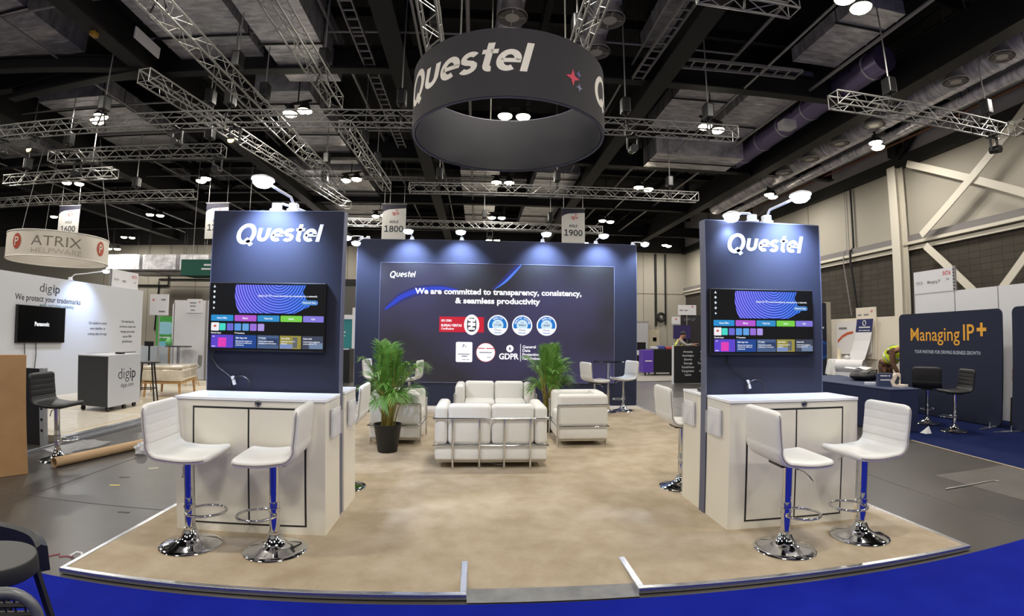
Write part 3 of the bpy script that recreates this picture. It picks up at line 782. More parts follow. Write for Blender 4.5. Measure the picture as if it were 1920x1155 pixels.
def bar_stool(lab, x, y, rz, h=.60, z=P, m=None, group='white bar stools on chrome stems', ringdir=1):
    t = thing('bar_stool', lab, 'bar stool', (x, y, z), rz, group)
    m = m or M_LEATHER
    sh, edge, tot = seat_shell()
    sh.map(lambda a, b, c: (a, b, c + h))
    st = obj('seat', sh, m, t, True)
    pp = MB()
    for sg in (-1, 1):
        w = .465 / 2
        pts = []
        for a, b, s in edge:
            e = min(s, tot - s); rr = .055
            wk = w - (rr - math.sqrt(max(0, rr * rr - (rr - min(e, rr)) ** 2)))
            pts.append((a, sg * (wk + .0005), b + h))
        pp.tube(pts, .0042, 6)
    obj('piping_edge', pp, M_PIPING if m is M_LEATHER else M_BLACK, st, True)
    obj('seat_plate', MB().rbox(-.10, .10, -.09, .09, h - .002, h + .022, .008), M_BLACK, t)
    obj('gas_column', MB().lathe([(.032, .33), (.032, h)], 28), M_CHROME, t, True)
    obj('lower_column', MB().lathe([(.0335, .05), (.0335, .335), (.032, .34)], 28), M_CHROME, t, True)
    obj('base', MB().lathe([(.213, .0), (.215, .006), (.21, .012), (.175, .021), (.125, .033), (.085, .05), (.06, .075), (.048, .105), (.043, .115)], 56), M_CHROME, t, True)
    obj('collar', MB().lathe([(.038, .115), (.041, .118), (.041, .132), (.036, .136)], 28), M_CHROME, t, True)
    # footrest: a loop held by a clamp on the column
    fz = .245
    lp = []
    for i in range(29):
        a = R(-166 + 332 * i / 28)
        lp.append((.115 + .135 * math.cos(a) * 1.0, .125 * math.sin(a), fz))
    fr = MB().tube(lp, .0095, 10)
    fr.tube([lp[0], (-.005, -.028, fz + .035)], .009, 8).tube([lp[-1], (-.005, .028, fz + .035)], .009, 8)
    obj('footrest', fr, M_CHROME, t, True)
    obj('clamp_ring', MB().lathe([(.034, fz + .02), (.039, fz + .022), (.039, fz + .05), (.034, fz + .052)], 24), M_CHROME, t, True)
    obj('lift_lever', MB().tube([(0, -.03, h - .008), (.03, -.15, h - .015), (.05, -.19, h - .04), (.055, -.215, h - .065)], .005, 8), M_CHROME, t, True)
    return t
first = bar_stool('white bar stool at far left in front of the left counter, back to the left', -1.971, 3.371, R(6))
def stool(lab, x, y, rz, grp=None): return dup(first, lab, (x, y, P), rz, grp)
stool('white bar stool before the left counter, nearer the middle, its back to the right', -1.362, 3.366, R(186.5))
stool('white bar stool before the right counter, nearer the middle, its back to the left', 2.151, 3.19, R(-3))
stool('white bar stool at far right in front of the right counter, back to the right', 2.833, 3.25, R(178))
stool('white bar stool mostly hidden behind the left counter unit, back to the right', -1.275, 4.84, R(183))
stool('white bar stool mostly hidden behind the right counter unit, back to the left', 2.02, 4.74, R(-2))
stool('white bar stool by the stage wall at right, ribbed back in view', 2.93, 9.80, R(196))
stool('white bar stool by the stage wall behind the right armchair, back turned to view', 2.24, 9.38, R(14))
stool('white bar stool by the stage wall behind the left palm, left one', -1.93, 9.72, R(-8))
stool('white bar stool by the stage wall behind the left palm, right one', -1.27, 9.55, R(172))
tb = thing('bar_table', 'small round dark bar table between two white stools by stage wall', 'table', (2.57, 9.62, P))
obj('tabletop', MB().lathe([(.001, .985), (.30, .985), (.305, .99), (.305, 1.0), (.30, 1.005), (.001, 1.005)], 40), mat('dark_glass', (22, 24, 30), .15), tb, True)
obj('pole', MB().lathe([(.03, .03), (.03, .985)], 24), M_CHROME, tb, True)
obj('base', MB().lathe([(.165, 0), (.165, .012), (.05, .03), (.035, .06)], 40), M_CHROME, tb, True)

# ================================================================== tubular steel sofas
def sofa(lab, cat, name, x, y, rz, w, n, group=None):
    """cube sofa in a chrome tube frame, facing -y; w outer width, n seats, depth .70"""
    t = thing(name, lab, cat, (x, y, P), rz, group)
    d = .35
    aw = .155
    obj('base_cushion', MB().rbox(-w / 2 + .015, w / 2 - .015, -d + .01, d - .01, .088, .262, .03, 4), M_LEATHER, t, True)
    for s in (-1, 1):
        x0, x1 = (w / 2 - aw, w / 2 - .012) if s > 0 else (-w / 2 + .012, -w / 2 + aw)
        obj('arm_cushion', MB().rbox(x0, x1, -d + .005, d - .005, .266, .70, .05, 4), M_LEATHER, t, True)
    iw = (w - 2 * aw) / n
    for i in range(n):
        a = -w / 2 + aw + i * iw
        obj('seat_cushion', MB().rbox(a + .003, a + iw - .003, -d + .012, d - .17, .266, .44, .04, 4), M_LEATHER, t, True)
        obj('back_cushion', MB().rbox(a + .003, a + iw - .003, d - .175, d - .012, .266, .715, .05, 4), M_LEATHER, t, True)
    r = .0115
    fw, fd = w / 2, d + .004
    obj('top_rail', MB().tube([(-fw, -fd, .555), (-fw, fd, .56), (fw, fd, .56), (fw, -fd, .555)], r, 10), M_CHROME, t, True)
    obj('lower_rail', MB().tube([(-fw, -fd, .262), (-fw, fd, .262), (fw, fd, .262), (fw, -fd, .262), ], r * .85, 10, closed=True), M_CHROME, t, True)
    for s in (-1, 1):
        obj('leg', MB().tube([(s * fw, -fd, 0), (s * fw, -fd, .56)], r * 1.15, 10), M_CHROME, t, True)
    if n == 2:
        xs = (-.435, -.145, .13, .425)
    else:
        xs = (-.17, .17)
    for xx in xs:
        obj('leg', MB().tube([(xx, fd, 0), (xx, fd, .56)], r * 1.15, 10), M_CHROME, t, True)
    for s in (-1, 1):
        if n == 1: obj('foot', MB().tube([(s * (fw - .03), fd - .03, 0), (s * (fw - .03), fd - .03, .09)], r, 10), M_CHROME, t, True)
    obj('base_frame', MB().box(-w / 2 + .03, w / 2 - .03, -d + .03, d - .03, .068, .09), mat('frame_beige', (170, 160, 142), .5, .3), t)
    return t
sofa('white two-seat sofa in the middle, its tube-framed back turned to view', 'sofa', 'loveseat', .167, 5.54 + .36, PI, 1.28, 2)
sofa('white two-seat sofa facing the viewer in front of stage wall', 'sofa', 'loveseat', .30, 8.27, 0, 1.30, 2)
sofa('white tube-framed armchair on the left behind the potted palm', 'armchair', 'armchair', -1.095, 7.10, R(90), .765, 1)
sofa('white tube-framed armchair on the right, facing the middle', 'armchair', 'armchair', 1.44, 7.03, R(-90), .765, 1)
tag(obj('white_cable', MB().tube([(.06 + i * .035, 5.75 + .05 * math.sin(i * .8), P + .012) for i in range(8)], .006, 6), M_WHITE, smooth=True), 'thin white cable on the carpet under the middle sofa', 'cable')

# ================================================================== potted palms
M_LEAF = mat('palm_leaf', (74, 122, 44), .45, noise=(7, (120, 168, 74), .3, .7))
M_STEM = mat('palm_stem', (128, 132, 62), .55, noise=(9, (156, 124, 60), .35, .7))
M_SOIL = mat('potting_soil', (44, 32, 24), .95, bump=(50, .6))
M_POT = mat('black_pot', (24, 24, 25), .5)
def palm(lab, x, y, seed, n=20, spread=.46, top=1.38):
    rnd = random.Random(seed)
    t = thing('potted_palm', lab, 'potted plant', (x, y, P), 0, 'areca palms in black pots')
    obj('pot', MB().lathe([(.118, 0), (.122, .004), (.172, .335), (.178, .338), (.178, .352), (.168, .352), (.164, .32), (.12, .30), (.001, .30)], 48), M_POT, t, True)
    obj('soil', MB().lathe([(.158, .303), (.09, .312), (.001, .318)], 24), M_SOIL, t, True)
    st = MB(); lf = MB()
    for k in range(n):
        az = 2 * PI * k / n * 2.4 + rnd.uniform(-.3, .3)
        inner = k < n * .3
        reach = (rnd.uniform(.05, .16) if inner else rnd.uniform(.45, 1.0) * spread)
        H = top * (rnd.uniform(.88, 1.0) if inner else rnd.uniform(.60, .92))
        droop = .01 if inner else rnd.uniform(.03, .20)
        bx, by = math.cos(az) * rnd.uniform(.0, .09), math.sin(az) * rnd.uniform(.0, .09)
        pts = []
        N = 24
        for i in range(N + 1):
            f = i / N
            rr = reach * (f ** 1.35)
            zz = .31 + (H - .31) * (1 - (1 - f) ** 1.3) - droop * max(0, f - .5) ** 2 * 5
            pts.append(Vector((bx * (1 - f) + math.cos(az) * rr, by * (1 - f) + math.sin(az) * rr, zz)))
        st.tube(pts, [.0095 * (1 - .85 * i / N) for i in range(N + 1)], 6)
        m = 30
        s0 = .50
        for i in range(m):
            f = s0 + (1 - s0) * i / (m - 1)
            q = f * N; a = min(int(q), N - 1); p = pts[a].lerp(pts[a + 1], q - a)
            d = (pts[a + 1] - pts[a]).normalized()
            side = d.cross(Vector((0, 0, 1)))
            if side.length < .1: side = Vector((-math.sin(az), math.cos(az), 0))
            side.normalize(); up = side.cross(d).normalized()
            ln = (.08 + .24 * math.sin(PI * min(1, (f - s0) / (1 - s0) * .8 + .18))) * rnd.uniform(.85, 1.12)
            for sg in (-1, 1):
                dv = (side * sg * .62 + d * .95 + up * rnd.uniform(.0, .22)).normalized()
                wv = d.cross(dv).cross(dv).normalized() * .0055
                c1 = p + dv * ln * .5 + Vector((0, 0, -.008)); c2 = p + dv * ln + Vector((0, 0, -.06 * ln / .2 - rnd.uniform(0, .03)))
                lf.add([p + wv * .5, p - wv * .5, c1 + wv, c1 - wv, c2], [(0, 1, 3, 2), (2, 3, 4)])
    obj('stems', st, M_STEM, t, True)
    obj('foliage', lf, M_LEAF, t)
    return t
palm('green potted palm on the left, in front of the armchair', -1.12, 6.37, 3, 30, .46, 1.40)
palm('green potted palm behind the right armchair, its pot mostly hidden', 1.13, 7.74, 11, 28, .42, 1.36)

# ================================================================== neighbouring stand on the left
M_WALLW = mat('stand_wall_white', (192, 194, 200), .55)
M_INK = mat('dark_print', (44, 48, 58), .6)
M_INKB = mat('teal_print', (70, 110, 110), .6)
lf_ = thing('white_stand_floor', 'raised pale floor of the white stand on the left, aluminium edged', 'stand floor', (0, 0, 0))
M_WOOD = mat('pale_laminate_floor', (214, 204, 184), .35, noise=(2.2, (196, 184, 162), .3, .7, (6, .6, 1)))
obj('deck', MB().box(-9.2, -5.5, 6.2, 14.3, .0, .09), M_WOOD, lf_)
obj('edge_trim', MB().rbox(-5.5, -5.42, 6.2, 14.3, .0, .092, .004, 1).rbox(-5.40, -5.36, 5.2, 14.3, .0, .045, .004, 1), M_STEEL, lf_)
def sheet(name, lab, cat, x0, x1, y0, y1, z, amp, seed, m, nx=26, ny=26):
    rnd = random.Random(seed)
    ph = [(rnd.uniform(2, 9), rnd.uniform(2, 9), rnd.uniform(0, 6)) for _ in range(5)]
    vs = []
    for j in range(ny + 1):
        for i in range(nx + 1):
            x = x0 + (x1 - x0) * i / nx; y = y0 + (y1 - y0) * j / ny
            h = sum(abs(math.sin(a * x + b * y + c)) ** 3 for a, b, c in ph) / 5
            vs.append((x + rnd.uniform(-.02, .02), y + rnd.uniform(-.02, .02), z + amp * h))
    fs = [(j * (nx + 1) + i, j * (nx + 1) + i + 1, (j + 1) * (nx + 1) + i + 1, (j + 1) * (nx + 1) + i) for j in range(ny) for i in range(nx)]
    return tag(obj(name, MB().add(vs, fs), m, smooth=True), lab, cat)
M_FILM = mat('protective_film', (235, 235, 235), .18, alpha=.35)
sheet('plastic_sheet', 'wrinkled clear plastic sheet over the pale stand floor', 'plastic sheet', -8.6, -5.6, 6.4, 8.1, .092, .035, 4, M_FILM, 50, 60)
XD = -8.9
dw = thing('exhibition_backdrop', 'long white stand wall with printed slogan on the left', 'backdrop', (XD, 0, .09))
obj('panel', MB().box(-.12, 0, 7.3, 12.82, 0, 2.46), M_WALLW, dw)
def on_wall(mb, y, z, x=.004):
    """letters on a wall facing +x: text runs towards +y"""
    return mb.map(lambda a, b, c: (x, a + y, b + z))
k = 1.072
def dtext(s, yc, z, size, wd, bold=.0, m=M_INK):
    obj('print', on_wall(letters(s, size, bold, 0, 'CENTER', wd), yc, z), m, dw)
dtext('dig', 9.50, 2.145, .26, .34, -.008); dtext('ip', 9.80, 2.145, .26, .19, .01)
dtext('We protect your trademarks', 9.62, 1.945, .17, 1.85, .006)
dtext('with real time visibility', 9.85, 1.845, .10, 1.0, 0, M_INKB)
for i, s in enumerate(('Our platform tracks', 'every deadline, so', 'nothing slips through.')): dtext(s, 11.15, 1.53 - i * .125, .085, (.62, .52, .66)[i], .004)
for i, s in enumerate(('Our attorneys file,', 'prosecute, renew, and', 'manage your marks', 'across 180+', 'jurisdictions.')): dtext(s, 12.25, 1.60 - i * .125, .085, (.5, .62, .55, .36, .4)[i], .004)
obj('printed_rule', MB().box(0, .004, 10.8, 11.6, .845, .86).box(0, .004, 11.95, 12.6, .845, .86), M_INK, dw)
arm_lamp('small arm lamp shining down on the white stand wall', (XD - .05, 10.25, 2.553), (XD + .62, 10.55, 2.80), aim=(0, 0, -1), beam=(-.6, -.1, -1), power=.6, r=.07, group='LED arm lamps')
tv = thing('wall_television', 'black television with a white brand word on white stand wall', 'television', (XD + .06, 9.38, 1.57 + .0))
obj('housing', MB().rbox(-.055, .0, -.66, .66, -.37, .37, .006, 2), M_BLACK, tv)
obj('screen', MB().box(.0, .002, -.64, .64, -.35, .355), M_SCREENBLACK, tv)
obj('screen_lettering', on_wall(letters('Panasonic', .115, .035, 0, 'CENTER', .40), .0, -.03, .003), glow('tv_word', (240, 242, 245), 1.2), tv)
for dy in (-.42, -.12):
    obj('cable', MB().tube([(-.03, dy, -.37), (-.035, dy + .02, -.6), (-.04, dy - .01, -.9), (-.045, dy, -1.45)], .008, 6), M_BLACK, tv, True)

cb = thing('display_cabinet', 'dark sided wheeled cabinet with white front lettered in black, left stand', 'cabinet', (-6.33, 8.30, .09), 0)
# three corners on the floor: dark side faces the viewer, white front faces right
bx = [(-.66, -.02), (0, -.08), (-.05, .87), (-.72, .93)]
obj('body', MB().prism(bx, .09, .955, 'z'), mat('anthracite', (40, 42, 46), .5), cb)
fx = [(0.0005, -.08), (.012, -.081), (-.038, .872), (-.05, .87)]
obj('front_panel', MB().prism(fx, .085, .96, 'z'), M_WALLW, cb)
obj('worktop', MB().prism([(-.665, -.025), (.012, -.085), (-.04, .88), (-.725, .935)], .955, .975, 'z'), M_WALLW, cb)
def cabtext(s, f, z, size, wd, bold):
    a = Vector((.0135, -.081, 0)); b = Vector((-.0365, .872, 0)); d = (b - a).normalized(); c = a.lerp(b, f)
    mb = letters(s, size, bold, 0, 'CENTER', wd)
    obj('print', mb.map(lambda x, y, z_: (c.x + d.x * x, c.y + d.y * x, y + z)), M_INK, cb)
cabtext('dig', .46, .55, .28, .33, -.008); cabtext('ip', .745, .55, .28, .18, .012); cabtext('digip.com', .57, .40, .10, .38, 0)
for (a, b) in ((-.6, .05), (-.06, .0), (-.1, .78), (-.64, .84), (-.07, .45)):
    obj('castor', MB().tube([(a - .02, b, .04), (a + .02, b, .04)], .04, 14).box(a - .025, a + .025, b - .02, b + .02, .05, .092), M_BLACK, cb, True)
tag(obj('card_reader', MB().rbox(-6.62, -6.5, 8.78, 8.9, 1.066, 1.10, .008), M_BLACK, smooth=True), 'small black device on top of the wheeled cabinet', 'device')

def round_stool(lab, x, y, z, h, r, m, splay=.08, thick=.03, group=None, legr=.018):
    t = thing('round_stool', lab, 'stool', (x, y, z), .4, group)
    obj('seat', MB().lathe([(.001, h - thick), (r * .9, h - thick), (r, h - thick * .6), (r * 1.02, h - .004), (r * .97, h), (r * .6, h - .012), (.001, h - .016)], 40), m, t, True)
    for a in (45, 135, 225, 315):
        c, s_ = math.cos(R(a)), math.sin(R(a))
        obj('leg', MB().tube([(c * r * .62, s_ * r * .62, h - thick), (c * (r * .8 + splay), s_ * (r * .8 + splay), 0)], [legr, legr * .8], 10), m, t, True)
    q = [((r * .72 + splay * .55) * math.cos(R(a)), (r * .72 + splay * .55) * math.sin(R(a)), h * .33) for a in (45, 135, 225, 315)]
    obj('foot_ring', MB().tube(q, legr * .55, 8, closed=True), m, t, True)
    return t
M_BWOOD = mat('black_stained_wood', (30, 28, 27), .5)
round_stool('black wooden stool with dished seat beside the wheeled cabinet', -6.60, 9.72, .09, .80, .25, M_BWOOD, .05)
round_stool('light oak stool standing behind the black wooden stool', -7.75, 11.4, .09, .60, .18, mat('oak', (178, 138, 88), .5), .04)

# wrapped bench
bn = thing('wrapped_bench', 'low upholstered bench on wooden legs wrapped in clear plastic', 'bench', (-6.87, 10.98, .09), R(105))
M_OAK = mat('oak', (178, 138, 88), .5)
M_WRAP = mat('plastic_wrapped_beige', (196, 182, 162), .22, noise=(3, (226, 216, 200), .35, .65), bump=(7, 1.0), coat=.6)
ct = MB().rbox(-.62, .62, -.42, .42, .33, .62, .07, 4)
rnd = random.Random(5)
ct.map(lambda x, y, z: (x + rnd.uniform(-.012, .012), y + rnd.uniform(-.012, .012), z + rnd.uniform(-.018, .018)))
obj('cushion', ct, M_WRAP, bn, True)
obj('wrap', MB().rbox(-.63, .63, -.43, .43, .6, .66, .02, 2).map(lambda x, y, z: (x * (1 + .02 * math.sin(9 * y)), y, z + .02 * math.sin(7 * x + 3 * y))), M_WRAP, bn, True)
obj('frame', MB().box(-.6, .6, -.4, .4, .29, .33), M_OAK, bn)
for sx_ in (-1, 1):
    for sy_ in (-1, 1):
        obj('leg', MB().tube([(sx_ * .54, sy_ * .35, .29), (sx_ * .57, sy_ * .37, 0)], [.03, .022], 10), M_OAK, bn, True)
ch = thing('shell_chair', 'grey shell chair wrapped in plastic behind the wrapped bench', 'chair', (-7.55, 13.0, .09), R(-140))
sh, _, _ = seat_shell(.52, .03, 0, .5, .32, False)
obj('seat', sh.map(lambda a, b, c: (a, b * (1 + .4 * a), c + .42 - .05 * abs(b))), mat('wrapped_grey', (110, 108, 104), .25, bump=(9, .8)), ch, True)
for a in (45, 135, 225, 315): obj('leg', MB().tube([(.12 * math.cos(R(a)), .12 * math.sin(R(a)), .44), (.24 * math.cos(R(a)), .24 * math.sin(R(a)), 0)], .012, 8), M_OAK, ch, True)
ht = thing('bar_table', 'tall round table with a dark top and steel pole beyond the wrapped bench', 'table', (-9.15, 15.0, 0))
obj('tabletop', MB().lathe([(.001, 1.02), (.38, 1.02), (.39, 1.035), (.38, 1.05), (.001, 1.05)], 40), M_BLACK, ht, True)
obj('pole', MB().lathe([(.045, .02), (.045, 1.02)], 20), M_CHROME, ht, True)
obj('base', MB().lathe([(.28, 0), (.28, .015), (.05, .03)], 32), M_CHROME, ht, True)

# white modular booth seen between the stand wall and the left tower
wb = thing('white_booth_panels', 'plain white booth panels behind the wrapped bench', 'booth', (-9.3, 15.5, 0))
obj('panel', MB().box(-.35, .72, 0, .05, 0, 2.48), M_WHITE, wb); obj('panel', MB().box(-.75, -.4, .55, .6, 0, 2.38), M_WHITE, wb)
obj('panel', MB().box(-.37, -.33, 0, .6, 0, 2.42), M_WHITE, wb)
obj('post', MB().box(.72, .79, -.01, .06, 0, 2.48), M_PIPE, wb); obj('panel', MB().box(.79, 1.7, 0, .05, 0, 2.48), M_WHITE, wb)
obj('low_wall', MB().box(-2.2, -.75, .6, .65, 0, 1.0), mat('pale_blue_grey_panel', (186, 194, 204), .5), wb)
def small_sign(lab, cx_, y, z, w, h, lines, m=None, post=False, group='white booth number signs'):
    t = thing('booth_sign', lab, 'sign', (cx_, y, z), 0, group)
    obj('board', MB().box(-w / 2, w / 2, 0, .03, -h / 2, h / 2), m or M_WHITE, t)
    if post: obj('post', MB().tube([(0, .05, -z), (0, .05, h / 2)], .02, 8), M_PIPE, t, True)
    for s, x, zz, size, wd, mm in lines:
        obj('print', stand(letters(s, size, .01, 0, 'CENTER', wd), x, -.003, zz), mm, t)
    return t
M_RED = mat('red_print', (196, 60, 66), .6); M_GREY = mat('grey_print', (120, 120, 126), .6)
small_sign('small white booth sign at the top corner of white panels', -8.95, 15.468, 2.30, .5, .44, [((7, ), -.05, .08, .07, .22, M_GREY), ((7, ), -.05, -.02, .07, .2, M_GREY), ((4, ), -.05, -.15, .07, .14, M_GREY), ('*', .17, .06, .14, .07, M_RED)])

# signs above the white stand wall: turned to face the aisle
def turned_sign(lab, x, y, z, w, h, lines, rz, strip=True, group='white booth number signs'):
    t = small_sign(lab, x, y, z, w, h, lines, None, False, group)
    t.rotation_euler = (0, 0, rz)
    if strip:
        s = -1 if strip is True else 1
        obj('slotted_post', MB().box(s * w / 2 - .03, s * w / 2 + .0, .032, .07, -h / 2 - .1, h / 2), M_PIPE, t)
        for i in range(6): obj('slot', MB().box(s * w / 2 - .022, s * w / 2 - .008, .028, .032, -h / 2 + .03 + i * h / 6, -h / 2 + .08 + i * h / 6), M_BLACK, t)
    return t
turned_sign('white number sign above the right end of the white stand wall', XD - .05, 12.15, 2.55 + .215, 1.0, .43, [('1614', -.36, -.05, .085, .17, M_GREY), ('digip', -.06, -.06, .085, .15, M_GREY), ('INTA', .34, .06, .12, .2, M_RED), ('24', .36, -.06, .06, .08, M_GREY)], R(90))
small_sign('smaller white number sign just beyond the end of the white stand wall', -9.2, 14.0, 2.25, .58, .6, [('+', -.18, .08, .16, .1, M_RED), ((3, ), .14, .12, .09, .14, M_GREY), ((4, ), .1, -.22, .09, .2, M_GREY)], None, True)

# posters far left
def poster(lab, name, x, y, z0, z1, w, m, extra=()):
    t = thing(name, lab, 'poster', (x, y, 0))
    obj('panel', MB().box(-w / 2, w / 2, 0, .06, z0, z1), m, t)
    for (n_, mb, mm) in extra: obj(n_, mb, mm, t)
    return t
g1 = glow('poster_green', (60, 150, 60), .8)
p1 = poster('lit green poster with a blue picture past the white stand wall', 'lit_poster', -10.4, 16.2, .9, 1.98, .62, mat('green_poster', (70, 160, 70), .5), [
    ('picture', face(MB(), rrect(-.22, .28, 1.38, 1.8, .12), -.004), mat('poster_blue', (150, 206, 224), .5)), ('picture', face(MB(), rrect(-.2, .22, .92, 1.15, .08), -.004), mat('poster_cyan', (120, 190, 214), .5)),
    ('print', stand(letters((2, 8, ), .09, .01, 0, 'CENTER', .4), .02, -.004, 1.26), M_WHITE)])
p2 = poster('purple poster with small text right of the green poster', 'poster', -10.2 + .42, 16.3, 1.0, 1.88, .56, mat('purple_poster', (78, 46, 120), .5), [
    ('print', stand(letters((7, ), .07, .01, 0, 'LEFT', .22), -.22, -.004, 1.5), M_WHITE), ('print', stand(letters((4, 5, 9, ), .06, 0, 0, 'LEFT', .40), -.22, -.004, 1.38), M_GREY), ('print', stand(letters((6, 4, 5, ), .05, 0, 0, 'LEFT', .34), -.22, -.004, 1.25), M_GREY)])
cl = thing('green_chair', 'bright green shell seat and wooden box past the purple poster', 'seat', (-9.9, 15.7, 0))
obj('shell', MB().ball((0, 0, 1.14), .12, .12, .14), mat('bright_green', (120, 200, 130), .5), cl, True); obj('stem', MB().tube([(0, 0, 0), (0, 0, 1.02)], .03, 10), M_OAK, cl)
tag(obj('monitor', MB().rbox(-10.72, -10.42, 15.6, 15.68, 1.0, 1.16, .02).box(-10.58, -10.54, 15.62, 15.66, 0, 1.0), M_BLACK), 'small black monitor behind the end of the white stand wall', 'monitor')
# teal stand between left tower and stage wall
tl = thing('teal_stand', 'teal printed stand wall with white header glimpsed left of stage wall', 'stand', (-4.35, 16.0, 0))
obj('panel', MB().box(-2.2, .42, 0, .08, 1.05, 1.98), mat('teal_panel', (38, 124, 128), .5), tl)
obj('header', MB().box(-2.2, .42, -.02, .1, 1.98, 2.12), M_WHITE, tl); obj('post', MB().box(.36, .46, -.03, .05, 1.05, 2.35), M_WHITE, tl)
obj('print', stand(letters((12, ), .07, .01, 0, 'CENTER', .34), -.02, -.004, 1.55), M_WHITE, tl); obj('print', stand(letters((8, ), .07, .01, 0, 'CENTER', .3), -.02, -.004, 1.43), M_WHITE, tl)
obj('counter', MB().box(-2.2, .42, -.5, .0, 0, 1.02), M_BLACK, tl); obj('papers', MB().box(.0, .3, -.35, -.1, 1.02, 1.05), M_WHITE, tl)
# pale far partition with grey panel left of the stage wall
pw = thing('grey_partition', 'tall grey partition far behind, left of the stage wall', 'partition', (-7.6, 26.0, 0))
obj('panel', MB().box(-5.5, 2.0, 0, .1, 0, 4.0), mat('grey_panel', (98, 96, 92), .7), pw); obj('top_band', MB().box(-5.5, 2.0, -.02, .1, 4.0, 4.35), M_BLACK, pw)

# ================================================================== left foreground and clutter
cp = thing('cardboard_sheet', 'large brown cardboard panel at the left picture edge', 'cardboard', (-4.644, 4.725, 0), R(60))
obj('board', MB().rbox(-1.4, 0, -.0, .06, 0, 1.23, .004, 1), mat('brown_cardboard', (158, 122, 82), .8, noise=(4, (170, 134, 92), .3, .7)), cp)
bs_ = bar_stool('black bar stool on chrome base beside the brown cardboard panel', -4.83, 5.38, R(8), .60, 0.0, M_BLACKSOFT, 'black bar stools')
fc = thing('black_panel_box', 'open black box panel with a slotted metal post behind black stool', 'box', (-5.83, 5.95, 0))
obj('panel', MB().box(-.35, .22, 0, .05, .0, .985), M_BLACK, fc)
obj('slotted_post', MB().box(.22, .29, -.02, .05, .0, .995), mat('pale_steel', (170, 172, 176), .4, .6), fc)
for i in range(6): obj('slot', MB().tube([(.255, -.024, .2 + i * .14), (.255, -.018, .2 + i * .14)], .02, 10), M_BLACK, fc)
ctube = thing('cardboard_tube', 'long brown cardboard tube lying on the concrete floor', 'tube', (-4.6, 5.06, .055))
v = Vector((-4.2, 6.75, .055)) - Vector((-4.6, 5.06, .055))
ob = MB().tube([(0, 0, 0), tuple(v)], .055, 24, caps=False); ob.tube([(0, 0, 0), tuple(v)], .047, 24, caps=False)
nn = 24; ob.f += [(i, (i + 1) % nn, 2 * nn + (i + 1) % nn, 2 * nn + i) for i in range(nn)] + [(nn + i, nn + (i + 1) % nn, 3 * nn + (i + 1) % nn, 3 * nn + i) for i in range(nn)]
obj('tube_wall', ob, mat('tube_cardboard', (178, 148, 112), .75), ctube, True)
rnd = random.Random(9)
cr_ = MB().ball((-4.1, 5.93, .06), .075, .075, .075, 12, 8).map(lambda x, y, z: (x + rnd.uniform(-.018, .018), y + rnd.uniform(-.018, .018), max(.002, z + rnd.uniform(-.02, .03))))
tag(obj('crumpled_plastic', cr_, mat('crumpled_film', (225, 226, 230), .15, alpha=.7)), 'crumpled ball of clear plastic against the cardboard tube', 'litter')
sheet('plastic_scrap', 'torn clear plastic lying by the edge of the white stand floor', 'plastic sheet', -5.3, -4.85, 5.6, 6.4, .006, .05, 8, M_FILM, 12, 14)
M_SCRAP = mat('pale_scrap', (214, 206, 180), .7)
for i, (x, y, rz, c, lab) in enumerate(((-3.55, 5.35, .6, M_SCRAP, 'small pale paper scrap on the concrete, farthest from view'), (-3.62, 4.95, .3, M_BLACK, 'small dark tape strip lying on the concrete floor'), (-3.52, 4.66, .2, mat('yellow_scrap', (206, 190, 110), .7), 'tiny yellow paper scrap on the concrete floor'), (-2.93, 3.98, 0, M_BLACK, 'small square dark patch stuck on the concrete floor'))):
    tag(obj('floor_scrap', MB().box(-.05, .05, -.014, .014, .0, .003).xf(Matrix.Translation((x, y, 0)) @ Matrix.Rotation(rz, 4, 'Z')), c), lab, 'scrap')
ck = thing('chalk_mark', 'red chalk scribble on the concrete by the platform corner', 'chalk mark', (-2.86, 3.03, .002), R(10))
M_CHALK = mat('red_chalk', (150, 88, 98), .9)
obj('stroke', MB().tube([(-.12, .02, 0), (-.13, -.01, 0), (-.1, -.025, 0), (-.07, -.01, 0), (-.065, .015, 0), (-.045, -.02, 0), (-.02, -.015, 0), (-.015, .01, 0)], .006, 5), M_CHALK, ck)
obj('stroke', MB().tube([(.01, -.03, 0), (.07, .03, 0)], .006, 5), M_CHALK, ck); obj('stroke', MB().tube([(.09, -.02, 0), (.14, .0, 0), (.19, -.01, 0)], .006, 5), M_CHALK, ck)
tag(obj('cable_end', MB().tube([(-2.59, 3.05, .01), (-2.62, 3.08, .028), (-2.66, 3.08, .028), (-2.69, 3.05, .01)], .008, 8), M_WHITE, smooth=True), 'short pale cable end by the platform corner', 'cable')

# dark furniture cut by the lower left picture edge
rt = thing('round_stool', 'round black topped stool at the lower left picture corner', 'stool', (-1.743, 1.548, 0))
M_BT = mat('matt_black_top', (70, 69, 68), .65); M_BE = mat('matt_black_edge', (24, 24, 25), .6)
obj('seat', MB().lathe([(.001, .625), (.155, .625), (.166, .632), (.168, .642), (.168, .684), (.164, .692)], 64, cap=False), M_BE, rt, True)
obj('seat_top', MB().lathe([(.165, .6905), (.160, .6935), (.001, .6935)], 64, cap=False), M_BT, rt)
for a in (52, 142, 232, 322):
    c, s_ = math.cos(R(a)), math.sin(R(a))
    obj('leg', MB().bar((c * .15, s_ * .15, .64), (c * .245, s_ * .245, .0), .026, .02), M_BE, rt)
obj('foot_ring', MB().tube([(.20 * math.cos(R(52 + 90 * i)), .20 * math.sin(R(52 + 90 * i)), .25) for i in range(4)], .009, 8, closed=True), M_BE, rt, True)
bc = thing('black_chair', 'black chair with curved padded back behind the round black stool', 'chair', (-1.945, 1.56, 0), R(0))
arc = []
for i in range(25):
    a = R(-36 + 70 * i / 24)
    arc.append((.42 * math.sin(a), .42 * math.cos(a) - .16))
vs = []; fs = []
